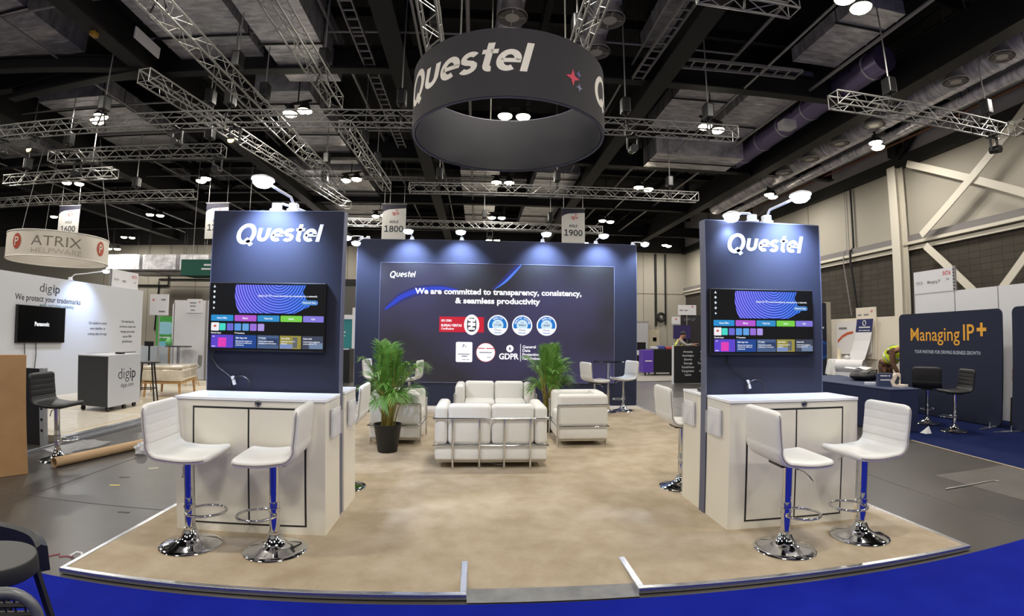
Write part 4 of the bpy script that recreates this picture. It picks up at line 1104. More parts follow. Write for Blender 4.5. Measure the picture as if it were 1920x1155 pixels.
for i, (x, y) in enumerate(arc):
    e = min(i, 24 - i) / 4; top = .702 - .03 * (1 - min(1, e)) ** 2
    dx, dy = x / .42, (y + .16) / .42
    vs += [(x, y, .56), (x, y, top - .012), (x + dx * .02, y + dy * .02, top), (x + dx * .045, y + dy * .045, top - .012), (x + dx * .045, y + dy * .045, .56)]
for i in range(24):
    for j in range(5):
        fs.append((i * 5 + j, i * 5 + (j + 1) % 5, (i + 1) * 5 + (j + 1) % 5, (i + 1) * 5 + j))
fs += [(0, 1, 2, 3, 4), (124, 123, 122, 121, 120)]
obj('backrest', MB().add(vs, fs), M_BLACKSOFT, bc, True)
obj('seat', MB().rbox(-.34, .0, .0, .24, .42, .47, .02, 3), M_BLACKSOFT, bc, True)
for sx_ in (-1, 1):
    obj('leg', MB().tube([(sx_ * .14 - .16, .27, .6), (sx_ * .14 - .16, .22, .45), (sx_ * .15 - .16, .26, 0)], .014, 8), M_BLACK, bc, True); obj('leg', MB().tube([(sx_ * .14 - .16, .02, .42), (sx_ * .15 - .16, -.02, 0)], .014, 8), M_BLACK, bc, True)
mc = thing('mesh_chair', 'grey framed chair with a black mesh back, lower left corner', 'chair', (-1.215, .837, 0), R(31))
fr = []
wq, z0, z1, rq = .22, .54, .838, .07
for cx_, cz, a0 in ((wq - rq, z1 - rq, 0), (-wq + rq, z1 - rq, 90), (-wq + rq, z0 + rq, 180), (wq - rq, z0 + rq, 270)):
    for i in range(7):
        a = R(a0 + 90 * i / 6); fr.append((cx_ + rq * math.cos(a), .21, cz + rq * math.sin(a)))
obj('back_frame', MB().tube(fr, .017, 10, closed=True), mat('grey_frame', (104, 106, 108), .4, .5), mc, True)
ms = MB()
for i in range(15): ms.tube([(-wq + .03 + i * (2 * wq - .06) / 14, .21, z0 + .01), (-wq + .03 + i * (2 * wq - .06) / 14, .21, z1 - .01)], .0035, 5)
for i in range(10): ms.tube([(-wq + .01, .212, z0 + .03 + i * .026), (wq - .01, .212, z0 + .03 + i * .026)], .009, 5)
obj('mesh_back', ms, M_BLACK, mc)
obj('seat', MB().rbox(-.22, .22, -.24, .2, .41, .46, .02, 3), M_BLACK, mc, True)
for sx_ in (-1, 1):
    obj('leg', MB().tube([(sx_ * .2, .21, .56), (sx_ * .21, .2, .4), (sx_ * .22, .24, 0)], .013, 8), M_PIPE, mc, True); obj('leg', MB().tube([(sx_ * .2, -.2, .42), (sx_ * .22, -.24, 0)], .013, 8), M_PIPE, mc, True)
# ================================================================== stand on the right
M_NAVYP = mat('navy_display_fabric', (16, 24, 50), .8, noise=(60, (20, 29, 58), .4, .6))
ncp = tag(obj('navy_carpet_tile', MB().add([(6.38, 6.30, 0), (6.05, 3.2, 0), (9.6, 3.2, 0), (9.6, 13.0, 0), (7.2, 13.0, 0)], [(0, 1, 2, 3, 4)]).xf(Matrix.Translation((0, 0, .008))), M_NAVYCARPET), 'dark navy carpet of the stand on the right', 'carpet')
tag(obj('carpet_edge_tape', MB().bar((6.36, 6.30, .006), (6.03, 3.2, .006), .035, .006), mat('edge_tape', (150, 136, 118), .6)), 'pale tape strip along the edge of the navy carpet', 'tape')
def backdrop(lab, a, b, h, text=False):
    """fabric display wall between floor points a and b, facing the booth"""
    a = Vector(a); b = Vector(b); d = (b - a); L = d.length
    t = thing('display_backdrop', lab, 'display', (a.x, a.y, .01), math.atan2(d.y, d.x))
    pl = [(x, z) for x, z in rrect(0, L, .02, h, .10, 6)]
    obj('fabric_cover', MB().prism(pl, 0.02, .055, 'y'), M_NAVYP, t, True)
    return t, L
bd, L1 = backdrop('navy fabric display wall lettered in yellow with a white slogan', (8.70, 8.98), (8.56, 6.50), 1.99)
m_yel = mat('amber_lettering', (232, 168, 52), .6)
# local x runs from the far end towards the viewer, local -y faces the booth? keep letters on the booth side
def bdtext(s, xc, z, size, wd, bold, m):
    mb = letters(s, size, bold, 0, 'CENTER', wd)
    obj('print', mb.map(lambda x, y, zz: (x + xc, .017, y + z)), m, bd)
bdtext('Managing', .95, 1.45, .37, 1.24, .004, m_yel); bdtext('IP', 1.775, 1.46, .41, .25, .01, m_yel); bdtext('+', 2.06, 1.49, .44, .21, .03, m_yel)
bdtext('YOUR PARTNER FOR DRIVING BUSINESS GROWTH', 1.23, 1.205, .09, 1.60, .010, mat('pale_print', (190, 196, 214), .6))
b2, _ = backdrop('second navy fabric display wall at the right picture edge', (8.54, 6.28), (8.40, 3.8), 2.0)
for (x, y, lab, rz) in ((8.45, 6.62, 'flat steel foot plate under the near end of lettered navy display', .2), (8.40, 6.16, 'flat steel foot plate under the second navy display at right', -.3)):
    ft = thing('foot_plate', lab, 'foot plate', (x, y, .016), rz)
    obj('plate', MB().prism(disc2(0, 0, .34, .05, 24), -.004, .006, 'z'), M_STEEL, ft); obj('pin', MB().tube([(0, 0, 0), (0, 0, .09)], .016, 10), M_STEEL, ft, True)
sw2 = thing('shell_scheme', 'white panelled shell wall behind the navy displays, right', 'stand', (9.45, 0, 0))
for y0, y1 in ((9.25, 8.22), (8.2, 7.22), (7.2, 6.2), (6.18, 5.18), (5.16, 3.8)):
    obj('panel', MB().box(0, .04, y1, y0, 0, 2.46), M_WHITE, sw2)
for y in (9.26, 8.21, 7.21, 6.19, 5.17): obj('post', MB().box(-.006, .05, y - .008, y + .008, 0, 2.47), mat('grey_joint', (140, 140, 146), .5), sw2)
sg = thing('booth_sign', 'large white number sign above the shell wall on the right', 'sign', (9.44, 8.73, 2.70), R(-90), 'white booth number signs')
obj('board', MB().box(-.52, .5, 0, .03, -.235, .24), M_WHITE, sg)
obj('slotted_post', MB().box(.5, .56, .0, .04, -.25, .26), M_PIPE, sg)
for i in range(7): obj('slot', MB().box(.515, .545, -.004, 0, -.22 + i * .066, -.19 + i * .066), M_BLACK, sg)
for s, x, z, size, wd, m in (('1913', -.37, -.05, .10, .17, M_GREY), ('Managing IP', .02, -.04, .09, .34, M_GREY), ('INTA', .36, .09, .13, .2, M_RED), ('24', .37, -.01, .06, .08, M_GREY)):
    obj('print', stand(letters(s, size, .01, 0, 'CENTER', wd), x, -.003, z), m, sg)

# navy draped counter with leaflets
nc = thing('draped_counter', 'long navy cloth covered counter at the stand on the right', 'counter', (0, 0, 0))
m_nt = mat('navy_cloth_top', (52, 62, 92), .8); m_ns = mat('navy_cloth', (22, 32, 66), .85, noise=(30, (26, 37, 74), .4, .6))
ncb = [(6.52, 6.91), (7.04, 6.85), (7.95, 9.9), (6.55, 9.9)]
obj('skirt', MB().prism(ncb, .012, .682, 'z'), m_ns, nc)
obj('cloth_top', MB().prism([(6.51, 6.90), (7.05, 6.84), (7.96, 9.91), (6.54, 9.91)], .682, .698, 'z'), m_nt, nc)
tag(obj('white_door_stop', MB().add([(0, 0, 0), (.12, 0, 0), (.12, .12, 0), (0, .12, 0), (.12, .06, .11)], [(0, 1, 2, 3), (0, 1, 4), (1, 2, 4), (2, 3, 4), (3, 0, 4)]).xf(Matrix.Translation((6.98, 6.62, .009))), M_WHITE), 'small white wedge on the navy carpet at the counter corner', 'wedge')
lb = thing('leaflet_box', 'navy and pale leaflet box standing on the navy counter', 'leaflet box', (6.90, 7.37, .6985), R(-25))
obj('box', MB().box(-.17, .06, -.06, .06, 0, .22), mat('leaflet_navy', (52, 62, 96), .5), lb)
obj('pale_front', MB().prism([(.06, 0), (.19, .0), (.19, .22), (.12, .22), (.02, .1)], -.064, .064, 'y'), mat('leaflet_cream', (222, 206, 190), .6), lb)
obj('print', stand(letters((8, 2, ), .04, .01, 0, 'CENTER', .16), -.06, -.0625, .17).add(*(lambda q: (q.v, q.f))(stand(letters((9, ), .04, .01, 0, 'CENTER', .16), -.06, -.0625, .1))), M_WHITE, lb)
obj('print', face(MB(), [(.09, .06), (.13, .03), (.17, .06), (.16, .1), (.18, .14), (.14, .19), (.12, .13), (.10, .1)], -.0665), M_INK, lb)
tag(obj('booklet_stack', MB().box(-.11, .11, -.08, .08, 0, .035).xf(Matrix.Translation((7.06, 7.25, .6985)) @ Matrix.Rotation(R(20), 4, 'Z')), mat('booklet_cream', (226, 214, 200), .6)), 'small stack of pale booklets right of the leaflet box', 'booklets')
tag(obj('leaflet_pile', MB().box(-.09, .09, -.07, .07, 0, .04).xf(Matrix.Translation((6.84, 7.72, .6985)) @ Matrix.Rotation(R(-40), 4, 'Z')), mat('leaflet_white', (206, 212, 224), .6)), 'pile of white leaflets on the navy counter, left of leaflet box', 'leaflets')
bg = thing('black_bag', 'black bag lying on the navy counter behind the leaflet box', 'bag', (7.45, 8.55, .6985), R(15))
obj('body', MB().ball((0, 0, .09), .34, .24, .11, 20, 10).map(lambda x, y, z: (x, y, max(0.0, z))), M_BLACKSOFT, bg, True)
obj('strap', MB().tube([(-.2, -.1, .1), (-.1, -.2, .2), (.1, -.2, .2), (.2, -.1, .1)], .012, 8), M_BLACK, bg, True)
pp_ = thing('paper_sheets', 'loose curled paper sheets on the black bag', 'papers', (7.5, 8.75, .885))
vs = [(-.25 + .05 * i, -.15 + .3 * j, .03 + .02 * math.sin(i * .9) + .01 * j) for j in (0, 1) for i in range(11)]
obj('sheet', MB().add(vs, [(i, i + 1, 12 + i, 11 + i) for i in range(10)]).map(lambda x, y, z: (x, y, z)), M_WHITE, pp_, True)

# black bar stools, shared with the left side
def blackstool(lab, x, y, rz): return dup(bs_, lab, (x, y, .012), rz, 'black bar stools')
blackstool('black bar stool by the navy display, its back turned to view', 7.84, 7.42, R(40))
blackstool('black bar stool by the navy display, seat pointing left', 7.60, 6.62, R(160))
bs_['group'] = 'black bar stools'

# white booth beyond the counter: walls, posters, draped table, bending helper
wbx = thing('cream_stand_backdrop', 'cream white stand walls behind the navy counter', 'backdrop', (9.55, 0, 0))
obj('panel', MB().box(0, .05, 9.3, 12.2, 0, 2.02), mat('cream_panel', (222, 212, 196), .6), wbx)
gp_ = thing('end_post_panel', 'tall dark panel with blue emblem and pale end post beside right tower', 'stand panel', (9.70, 12.6, 0), 0)
obj('panel', MB().box(-1.6, -.0, 0, .06, 0, 2.5), mat('deep_navy_panel', (26, 30, 52), .6), gp_)
obj('end_post', MB().box(.0, .14, -.02, .1, 0, 2.52), mat('pale_post', (176, 168, 150), .5), gp_)
obj('emblem', face(MB(), disc2(-.16, 1.18, .26), -.003), mat('emblem_blue', (34, 84, 160), .5), gp_); obj('emblem', face(MB(), disc2(-.16, 1.18, .19), -.005), mat('emblem_deep', (20, 48, 110), .5), gp_)
obj('print', stand(letters((4, ), .09, .01, 0, 'CENTER', .2), -.18, -.004, 1.78), M_WHITE, gp_)
sgn = thing('booth_sign', 'cream number sign standing above the cream stand wall', 'sign', (9.5, 10.85, 0), R(-90), 'white booth number signs')
obj('board', MB().box(-.33, .33, 0, .04, 1.0, 2.27), mat('cream_panel', (222, 212, 196), .6), sgn)
for s, x, z, size, wd, m in (((4, ), -.2, 2.07, .07, .12, M_GREY), ((5, ), .03, 2.07, .07, .16, M_GREY), ('*', .22, 2.1, .14, .08, M_RED)):
    obj('print', stand(letters(s, size, .01, 0, 'CENTER', wd), x, -.003, z), m, sgn)
ps = thing('wall_poster', 'pale poster with an orange swoosh on the cream stand wall', 'poster', (9.46, 11.25, 0), R(-90))
obj('sheet', MB().prism(rrect(-.62, .62, 1.1, 1.95, .08), .0, .02, 'y'), mat('poster_pale', (226, 222, 220), .5), ps)
obj('swoosh', face(MB(), [(-.58, 1.38), (-.4, 1.52), (-.2, 1.6), (0, 1.63), (0, 1.69), (-.22, 1.66), (-.42, 1.58), (-.58, 1.46)], -.004), mat('orange_print', (200, 92, 56), .6), ps)
obj('print', stand(letters((6, ), .1, 0, 0, 'CENTER', .3), -.38, -.004, 1.74), M_GREY, ps)
ru = thing('roll_up_banner', 'navy topped paper banner leaning and curling over the counter end', 'banner', (9.40, 10.75, 0), R(-90))
m_rb = mat('banner_paper', (224, 222, 224), .55); m_rn = mat('banner_navy', (36, 42, 98), .5)
prf = [(.0, 1.98), (.0, 1.66), (-.02, 1.45), (-.07, 1.2), (-.13, .98), (-.16, .8)]
def strip(p, w, off, sh=0): 
    vs = []
    for i, (y, z) in enumerate(p):
        c = sh * (1.98 - z)
        vs += [(-w / 2 - c, y - off, z), (w / 2 - c, y - off, z)]
    return MB().add(vs, [(2 * i, 2 * i + 1, 2 * i + 3, 2 * i + 2) for i in range(len(p) - 1)])
obj('sheet', strip(prf, .56, 0, .18), m_rb, ru); obj('navy_top', strip(prf[:2], .56, .004, .18).map(lambda x, y, z: (x, y, z)), m_rn, ru)
obj('navy_foot', strip([(-.15, .88), (-.162, .72)], .52, .008, .18), m_rn, ru)
obj('ring_mark', MB().tube([(-.02 + .05 * math.cos(2 * PI * i / 20), -.008, 1.88 + .06 * math.sin(2 * PI * i / 20)) for i in range(20)], .012, 6, closed=True), M_WHITE, ru)
obj('print', stand(letters((8, ), .07, .012, 0, 'CENTER', .38), -.02, -.009, 1.76), M_WHITE, ru)
obj('print', stand(letters((6, 7, 4, ), .04, 0, 0, 'CENTER', .38), -.03, -.009, 1.69), M_WHITE, ru)
for i, w in enumerate((.34, .3, .32, .24)): obj('print', MB().add([(-w / 2 - .12, -.075 - i * .012, 1.16 - i * .055), (w / 2 - .12, -.075 - i * .012, 1.16 - i * .055), (w / 2 - .12, -.076 - i * .012, 1.145 - i * .055), (-w / 2 - .12, -.076 - i * .012, 1.145 - i * .055)], [(0, 1, 2, 3)]), M_GREY, ru)
rl = thing('paper_roll', 'thick roll of white paper banner lying past the navy counter', 'roll', (8.7, 10.4, .70), R(-62))
obj('roll', MB().tube([(-.35, 0, .16), (.28, 0, .16)], .15, 28, caps=False).tube([(-.35, 0, .16), (.28, 0, .16)], .12, 28, caps=False), m_rb, rl, True)
obj('rest', MB().box(-.3, .25, -.12, .12, -.69, .015), M_WHITE, rl)
dt = thing('draped_table', 'small table under a white pleated cloth behind the navy counter', 'table', (9.12, 11.28, 0))
vs = []; fs = []; n = 72
for k_, (r, z) in enumerate(((.30, .98), (.315, .97), (.33, .85), (.345, .72), (.35, .60))):
    for j in range(n):
        a = 2 * PI * j / n; rr = r + (.035 * (k_ / 4)) * math.sin(a * 11)
        vs.append((rr * math.cos(a), rr * math.sin(a), z))
for k_ in range(4):
    fs += [(k_ * n + j, k_ * n + (j + 1) % n, (k_ + 1) * n + (j + 1) % n, (k_ + 1) * n + j) for j in range(n)]
fs.append(tuple(range(n))[::-1])
obj('cloth', MB().add(vs, fs), mat('white_cloth', (226, 226, 222), .8), dt, True); obj('leg', MB().tube([(0, 0, 0), (0, 0, .96)], .04, 12), M_PIPE, dt)
tag(obj('paper_cup_stack', MB().lathe([(.04, 0), (.05, .26), (.001, .26)], 20).xf(Matrix.Translation((9.02, 11.25, .981))), mat('cream_cup', (230, 216, 188), .6), smooth=True), 'tall cream stack of cups on the white draped table', 'cups')
tag(obj('crumpled_napkin', MB().ball((9.22, 11.2, 1.03), .07, .07, .055, 10, 7), M_WHITE), 'crumpled white napkin on the white draped table', 'napkin')
tag(obj('dark_box', MB().rbox(8.25, 8.72, 9.1, 9.75, .01, .74, .02, 2), M_BLACK), 'plain dark box at the end of the lettered navy display', 'box')
for i, (y, z, w, hh, c, lab) in enumerate(((6.39, .78, .30, .2, (186, 140, 88), 'upper brown carton seen in the gap between the navy displays'), (6.36, .50, .28, .18, (206, 166, 112), 'lower pale carton seen in the gap between the navy displays'))):
    tag(obj('carton', MB().box(8.9, 9.25, y - w / 2, y + w / 2, z, z + hh), mat('carton_%d' % i, c, .8)), lab, 'carton')
tag(obj('carton_support', MB().box(8.9, 9.25, 6.2, 6.56, 0, .499).box(8.92, 9.23, 6.24, 6.54, .681, .779), mat('dark_carton', (60, 44, 30), .8)), 'dark brown carton at the bottom of the gap between navy displays', 'carton')
rd = thing('metal_rod', 'thin pale metal rod with a bent tip lying on the concrete', 'rod', (4.62, 4.1, .008))
obj('rod', MB().tube([(0, 0, 0), (.72, .03, 0), (.76, .02, 0), (.775, -.03, 0)], .008, 8), M_ALU, rd, True)

# far right behind: dark panel with country names, cases, helper
bp_ = thing('country_panel', 'low black panel listing country names in white, behind right counter', 'panel', (6.32, 15.6, 0))
obj('panel', MB().box(0.03, 2.2, 0, .06, .03, 1.24), mat('black_panel', (16, 16, 20), .5), bp_)
obj('edge_post', MB().box(-.01, .03, -.01, .07, 0, 1.25), M_WHITE, bp_)
for i, s in enumerate(('Armenia', 'Azerbaijan', 'Estonia', 'Georgia', 'Kazakhstan', 'Kyrgyzstan', 'Latvia')):
    obj('print', stand(letters(s, .095, .01, 0, 'CENTER'), .52, -.003, 1.02 - i * .125), M_WHITE, bp_)
for i, s in enumerate(('Lithuania', 'Moldova', 'Tajikistan', 'Turkmenistan', 'Ukraine', 'Uzbekistan')):
    obj('print', stand(letters(s, .095, .01, 0, 'CENTER'), 1.12, -.003, 1.02 - i * .125), M_WHITE, bp_)
dbk = thing('dark_stand_backdrop', 'dark stand wall with small white word behind the hi-vis helper', 'backdrop', (8.75, 20.0, 0))
obj('panel', MB().box(-.28, 3, 0, .06, 0, 2.45), mat('dark_wall_panel', (34, 32, 36), .7), dbk); obj('print', stand(letters('LAW LLP', .16, .01, 0, 'CENTER', .5), .1, -.004, 2.22), M_GREY, dbk)
small_sign('white number sign over the dark stand wall behind the helper', 8.72, 19.95, 2.66, .8, .42, [((4, ), -.26, -.04, .09, .16, M_GREY), ((3, ), -.05, -.04, .09, .14, M_GREY), ('*', .24, .04, .2, .12, M_RED)], None, True)
small_sign('little white sign left of the dark stand wall, above a screen', 8.20, 19.9, 2.22, .36, .3, [('*', 0, -.05, .2, .12, M_RED)], None, True)
ms_ = thing('monitor', 'purple screen beside the dark stand wall, far right behind', 'monitor', (8.42, 19.78, 0))
obj('screen', MB().box(-.38, .38, 0, .05, 1.45, 2.02), glow('dim_purple', (52, 40, 92), .5), ms_); obj('stand', MB().box(-.03, .03, .05, .1, 0, 1.5), M_DARKSTEEL, ms_)
pc = thing('flight_case', 'purple fronted black case on castors, far behind the right stools', 'case', (6.85, 18.9, .0205))
obj('body', MB().box(.0, 1.35, .0, .9, .12, 1.02), M_BLACK, pc); obj('purple_panel', MB().box(-.42, 0, -.02, .5, .12, 1.0), mat('purple_case', (84, 52, 160), .5), pc, label='purple printed panel')
obj('print', stand(letters((7, ), .08, .01, 0, 'CENTER', .28), -.2, -.023, .55), M_WHITE, pc)
for x, y in ((-.3, .1), (.1, .1), (.75, .1), (1.25, .1), (1.25, .8), (.1, .8)): obj('castor', MB().tube([(x - .02, y, .06), (x + .02, y, .06)], .06, 12).box(x - .03, x + .03, y - .03, y + .03, .08, .125), M_BLACK, pc, True)
for i, (x, w, hh, c, lab) in enumerate(((7.02, .22, .1, (190, 190, 200), 'white folder on the purple fronted case'), (7.3, .22, .14, (60, 70, 140), 'blue bag on top of the purple fronted case'), (7.6, .3, .1, (170, 60, 70), 'red packet on the far end of the purple fronted case'))):
    tag(obj('packet', MB().rbox(x - w / 2, x + w / 2, 19.1, 19.5, 1.041, 1.04 + hh, .02), mat('packet_%d' % i, c, .6)), lab, 'packet')
b2c = thing('flight_case', 'black case with white round label by the stage wall end', 'case', (7.9, 25.0, 0))
obj('body', MB().box(-.1, .75, 0, .8, .14, 1.25), M_BLACK, b2c); obj('label', face(MB(), disc2(.33, .72, .13), -.004), M_WHITE, b2c)
for x, y in ((0, .1), (.65, .1), (0, .7), (.65, .7)): obj('castor', MB().tube([(x - .02, y, .07), (x + .02, y, .07)], .07, 12).box(x - .03, x + .03, y - .03, y + .03, .09, .145), M_BLACK, b2c, True)
wc_ = thing('white_cabinet', 'tall pale grey cabinet against the far wall by stage wall end', 'cabinet', (12.6, 37.2, 0))
obj('body', MB().box(-.5, .45, 0, .6, 0, 2.65), mat('pale_grey_cabinet', (176, 174, 180), .6), wc_); obj('cap', MB().box(-.55, .5, -.02, .62, 2.65, 2.75), M_PIPE, wc_)
rc = tag(obj('grey_carpet_strip', MB().box(5.4, 12.5, 16.6, 19.9, .001, .02), mat('light_grey_carpet', (142, 138, 132), .9)), 'pale grey carpet under the purple fronted case', 'carpet')

# ------------------------------------------------------------------ people
def skinned(verts, edges, radii, sub=2):
    """one smooth skin grown over a stick skeleton; the first vertex is the root"""
    me = bpy.data.meshes.new('skeleton'); me.from_pydata([tuple(v) for v in verts], edges, [])
    bm = bmesh.new(); bm.from_mesh(me); lay = bm.verts.layers.skin.verify(); bm.verts.ensure_lookup_table()
    for i, v in enumerate(bm.verts):
        r = radii[i]; v[lay].radius = r if isinstance(r, tuple) else (r, r); v[lay].use_root = (i == 0)
    bm.to_mesh(me); bm.free()
    o = bpy.data.objects.new('skeleton', me); COL.objects.link(o)
    sk = o.modifiers.new('s', 'SKIN'); sk.use_smooth_shade = True
    sb = o.modifiers.new('d', 'SUBSURF'); sb.levels = sub; sb.render_levels = sub
    dg = bpy.context.evaluated_depsgraph_get()
    m2 = bpy.data.meshes.new_from_object(o.evaluated_get(dg))
    mb = MB().add([v.co[:] for v in m2.vertices], [list(p.vertices) for p in m2.polygons])
    bpy.data.objects.remove(o); bpy.data.meshes.remove(me); bpy.data.meshes.remove(m2)
    return mb
def person(lab, loc, rz, J, cols):
    """J: joints in local metres (facing +x): pelvis, waist, chest, neck, head, and per side (l, r) shoulder, elbow, wrist, hip, knee, ankle, toe"""
    t = thing('person', lab, 'person', loc, rz)
    V = lambda k: Vector(J[k])
    vs = []; es = []; rs = []
    def nv(p, r, par=None):
        vs.append(Vector(p)); rs.append(r); i = len(vs) - 1
        if par is not None: es.append((par, i))
        return i
    pe = nv(V('pelvis'), .13); wa = nv(V('waist'), .12, pe); ch = nv(V('chest'), .14, wa); ne = nv(V('neck'), .056, ch)
    hd = (V('head') - V('neck')).normalized()
    h1 = nv(V('head') - hd * .07, .075, ne); h2 = nv(V('head') + hd * .03, .088, h1); nv(V('head') + hd * .10, .07, h2)
    fw = Vector((1, 0, 0)) - hd * hd.x; fw.normalize()
    for s in 'lr':
        sh = nv(V(s + 'shoulder'), .062, ch); el = nv(V(s + 'elbow'), .043, sh); wr = nv(V(s + 'wrist'), .028, el)
        d = (V(s + 'wrist') - V(s + 'elbow')).normalized(); sd = d.cross(Vector((0, 0, 1))).normalized(); dn = sd.cross(d)
        pm = nv(V(s + 'wrist') + d * .06, (.036, .018), wr)
        for q, (o_, ln) in enumerate(((-.027, .062), (-.009, .075), (.009, .07), (.026, .055))):
            a = nv(V(s + 'wrist') + d * .09 + sd * o_, .0095, pm); b = nv(V(s + 'wrist') + d * (.09 + ln * .55) + sd * o_ * 1.1 + dn * -.006, .009, a); nv(V(s + 'wrist') + d * (.09 + ln) + sd * o_ * 1.1 + dn * -.02, .008, b)
        a = nv(V(s + 'wrist') + d * .035 + sd * -.032, .011, wr); nv(V(s + 'wrist') + d * .085 + sd * -.055 + dn * -.012, .0095, a)
        hp_ = nv(V(s + 'hip'), .088, pe); kn = nv(V(s + 'knee'), .058, hp_); an = nv(V(s + 'ankle'), .04, kn); nv(V(s + 'toe'), .036, an)
    body = obj('body', skinned(vs, es, rs), mat('skin_tone', cols['skin'], .55), t, True)
    hc = V('head') + hd * .035
    obj('hair', MB().ball((0, 0, 0), .098, .088, .085, 20, 12).map(lambda x, y, z: (x - .018, y, z + .035)).xf(Matrix.Translation(hc)), mat('black_hair', (20, 17, 16), .6), t, True)
    fc_ = MB()
    fpos = V('head') + fw * .085
    obj('nose', MB().ball(tuple(fpos + fw * .012 - hd * .01), .018, .014, .024, 10, 8), mat('skin_tone', cols['skin'], .55), t, True)
    for sg in (-1, 1):
        obj('eye', MB().ball(tuple(V('head') + fw * .080 + hd * .022 + Vector((0, sg * .032, 0))), .010, .013, .009, 10, 8), mat('eye_dark', (24, 20, 18), .3), t, True)
        obj('ear', MB().ball(tuple(V('head') + hd * .0 + Vector((0, sg * .09, 0))), .02, .01, .03, 10, 8), mat('skin_tone', cols['skin'], .55), t, True)
    obj('mouth', MB().ball(tuple(V('head') + fw * .083 - hd * .045), .008, .024, .006, 10, 6), mat('lips', (120, 70, 62), .5), t, True)
    # clothes: same skeleton, a little thicker
    def cloth(name, pts, links, r, m): obj(name, skinned(pts, links, r), m, t, True)
    P_ = [V('pelvis'), V('waist'), V('chest'), V('chest').lerp(V('neck'), .55)]
    sv = P_[:]; se = [(0, 1), (1, 2), (2, 3)]; sr = [.142, .136, .156, .085]
    for s in 'lr':
        i = len(sv); sv += [V(s + 'shoulder'), V(s + 'elbow'), V(s + 'elbow').lerp(V(s + 'wrist'), cols.get('sleeve', .85))]; se += [(2, i), (i, i + 1), (i + 1, i + 2)]; sr += [.076, .056, .044]
    cloth('shirt', sv, se, sr, mat('cloth_%d_%d_%d' % cols['shirt'], cols['shirt'], .8))
    tv_ = [V('pelvis').lerp(V('waist'), .35), V('pelvis')]; te = [(0, 1)]; tr = [.148, .148]
    for s in 'lr':
        i = len(tv_); tv_ += [V(s + 'hip'), V(s + 'knee'), V(s + 'knee').lerp(V(s + 'ankle'), .95)]; te += [(1, i), (i, i + 1), (i + 1, i + 2)]; tr += [.10, .072, .06]
    cloth('trousers', tv_, te, tr, mat('cloth_%d_%d_%d' % cols['trousers'], cols['trousers'], .8))
    ve = [V('pelvis').lerp(V('waist'), .4), V('waist'), V('chest'), V('chest').lerp(V('neck'), .45), V('lshoulder').lerp(V('chest'), .25), V('rshoulder').lerp(V('chest'), .25)]
    cloth('hi_vis_vest', ve, [(0, 1), (1, 2), (2, 3), (2, 4), (2, 5)], [.185, .18, .20, .11, .10, .10], mat('hi_vis_yellow', (214, 232, 48), .6))
    ax = (V('chest') - V('waist')).normalized()
    for f in (.1, .75):
        c = V('waist').lerp(V('chest'), f); u = ax.orthogonal().normalized(); w = ax.cross(u); rr = .178 + .012 * f
        obj('reflective_band', MB().tube([c + ax * dz + (u * math.cos(2 * PI * j / 24) + w * math.sin(2 * PI * j / 24)) * rr for dz in (0,) for j in range(24)], .016, 8, closed=True), mat('reflective_grey', (168, 170, 172), .35, .4), t, True)
    for s in 'lr':
        a = V(s + 'ankle'); b_ = V(s + 'toe'); obj('shoe', MB().rbox(min(a.x, b_.x) - .07, max(a.x, b_.x) + .06, a.y - .045, a.y + .045, 0, .09, .03, 3), M_BLACK, t, True)
    return t
person('person in a yellow hi-vis vest standing behind the black country panel, reaching right', (6.82, 16.35, .02), R(-20), dict(
    pelvis=(-.06, 0, .93), waist=(-.03, 0, 1.08), chest=(.03, 0, 1.28), neck=(.09, 0, 1.45), head=(.16, 0, 1.56),
    lshoulder=(.05, .19, 1.38), lelbow=(.24, .24, 1.2), lwrist=(.47, .2, 1.22), rshoulder=(.05, -.19, 1.38), relbow=(.26, -.22, 1.22), rwrist=(.5, -.16, 1.27),
    lhip=(-.06, .09, .88), lknee=(-.03, .1, .48), lankle=(-.08, .1, .08), ltoe=(.08, .11, .04), rhip=(-.06, -.09, .88), rknee=(-.02, -.1, .48), rankle=(-.06, -.1, .08), rtoe=(.1, -.11, .04)),
    dict(skin=(170, 124, 100), shirt=(150, 146, 140), trousers=(40, 40, 46)))
person('person in a yellow hi-vis vest bending forward behind the lettered navy display', (9.0, 9.72, .01), R(-90), dict(
    pelvis=(.06, 0, .95), waist=(.19, 0, 1.07), chest=(.42, 0, 1.24), neck=(.58, 0, 1.33), head=(.68, 0, 1.37),
    lshoulder=(.44, .19, 1.21), lelbow=(.50, .22, .94), lwrist=(.62, .18, .74), rshoulder=(.44, -.19, 1.21), relbow=(.50, -.22, .94), rwrist=(.62, -.18, .74),
    lhip=(.04, .09, .90), lknee=(.06, .1, .49), lankle=(-.04, .1, .08), ltoe=(.11, .11, .04), rhip=(.04, -.09, .90), rknee=(.08, -.1, .49), rankle=(-.02, -.1, .08), rtoe=(.13, -.11, .04)),
    dict(skin=(112, 74, 52), shirt=(92, 62, 44), trousers=(84, 58, 42)))

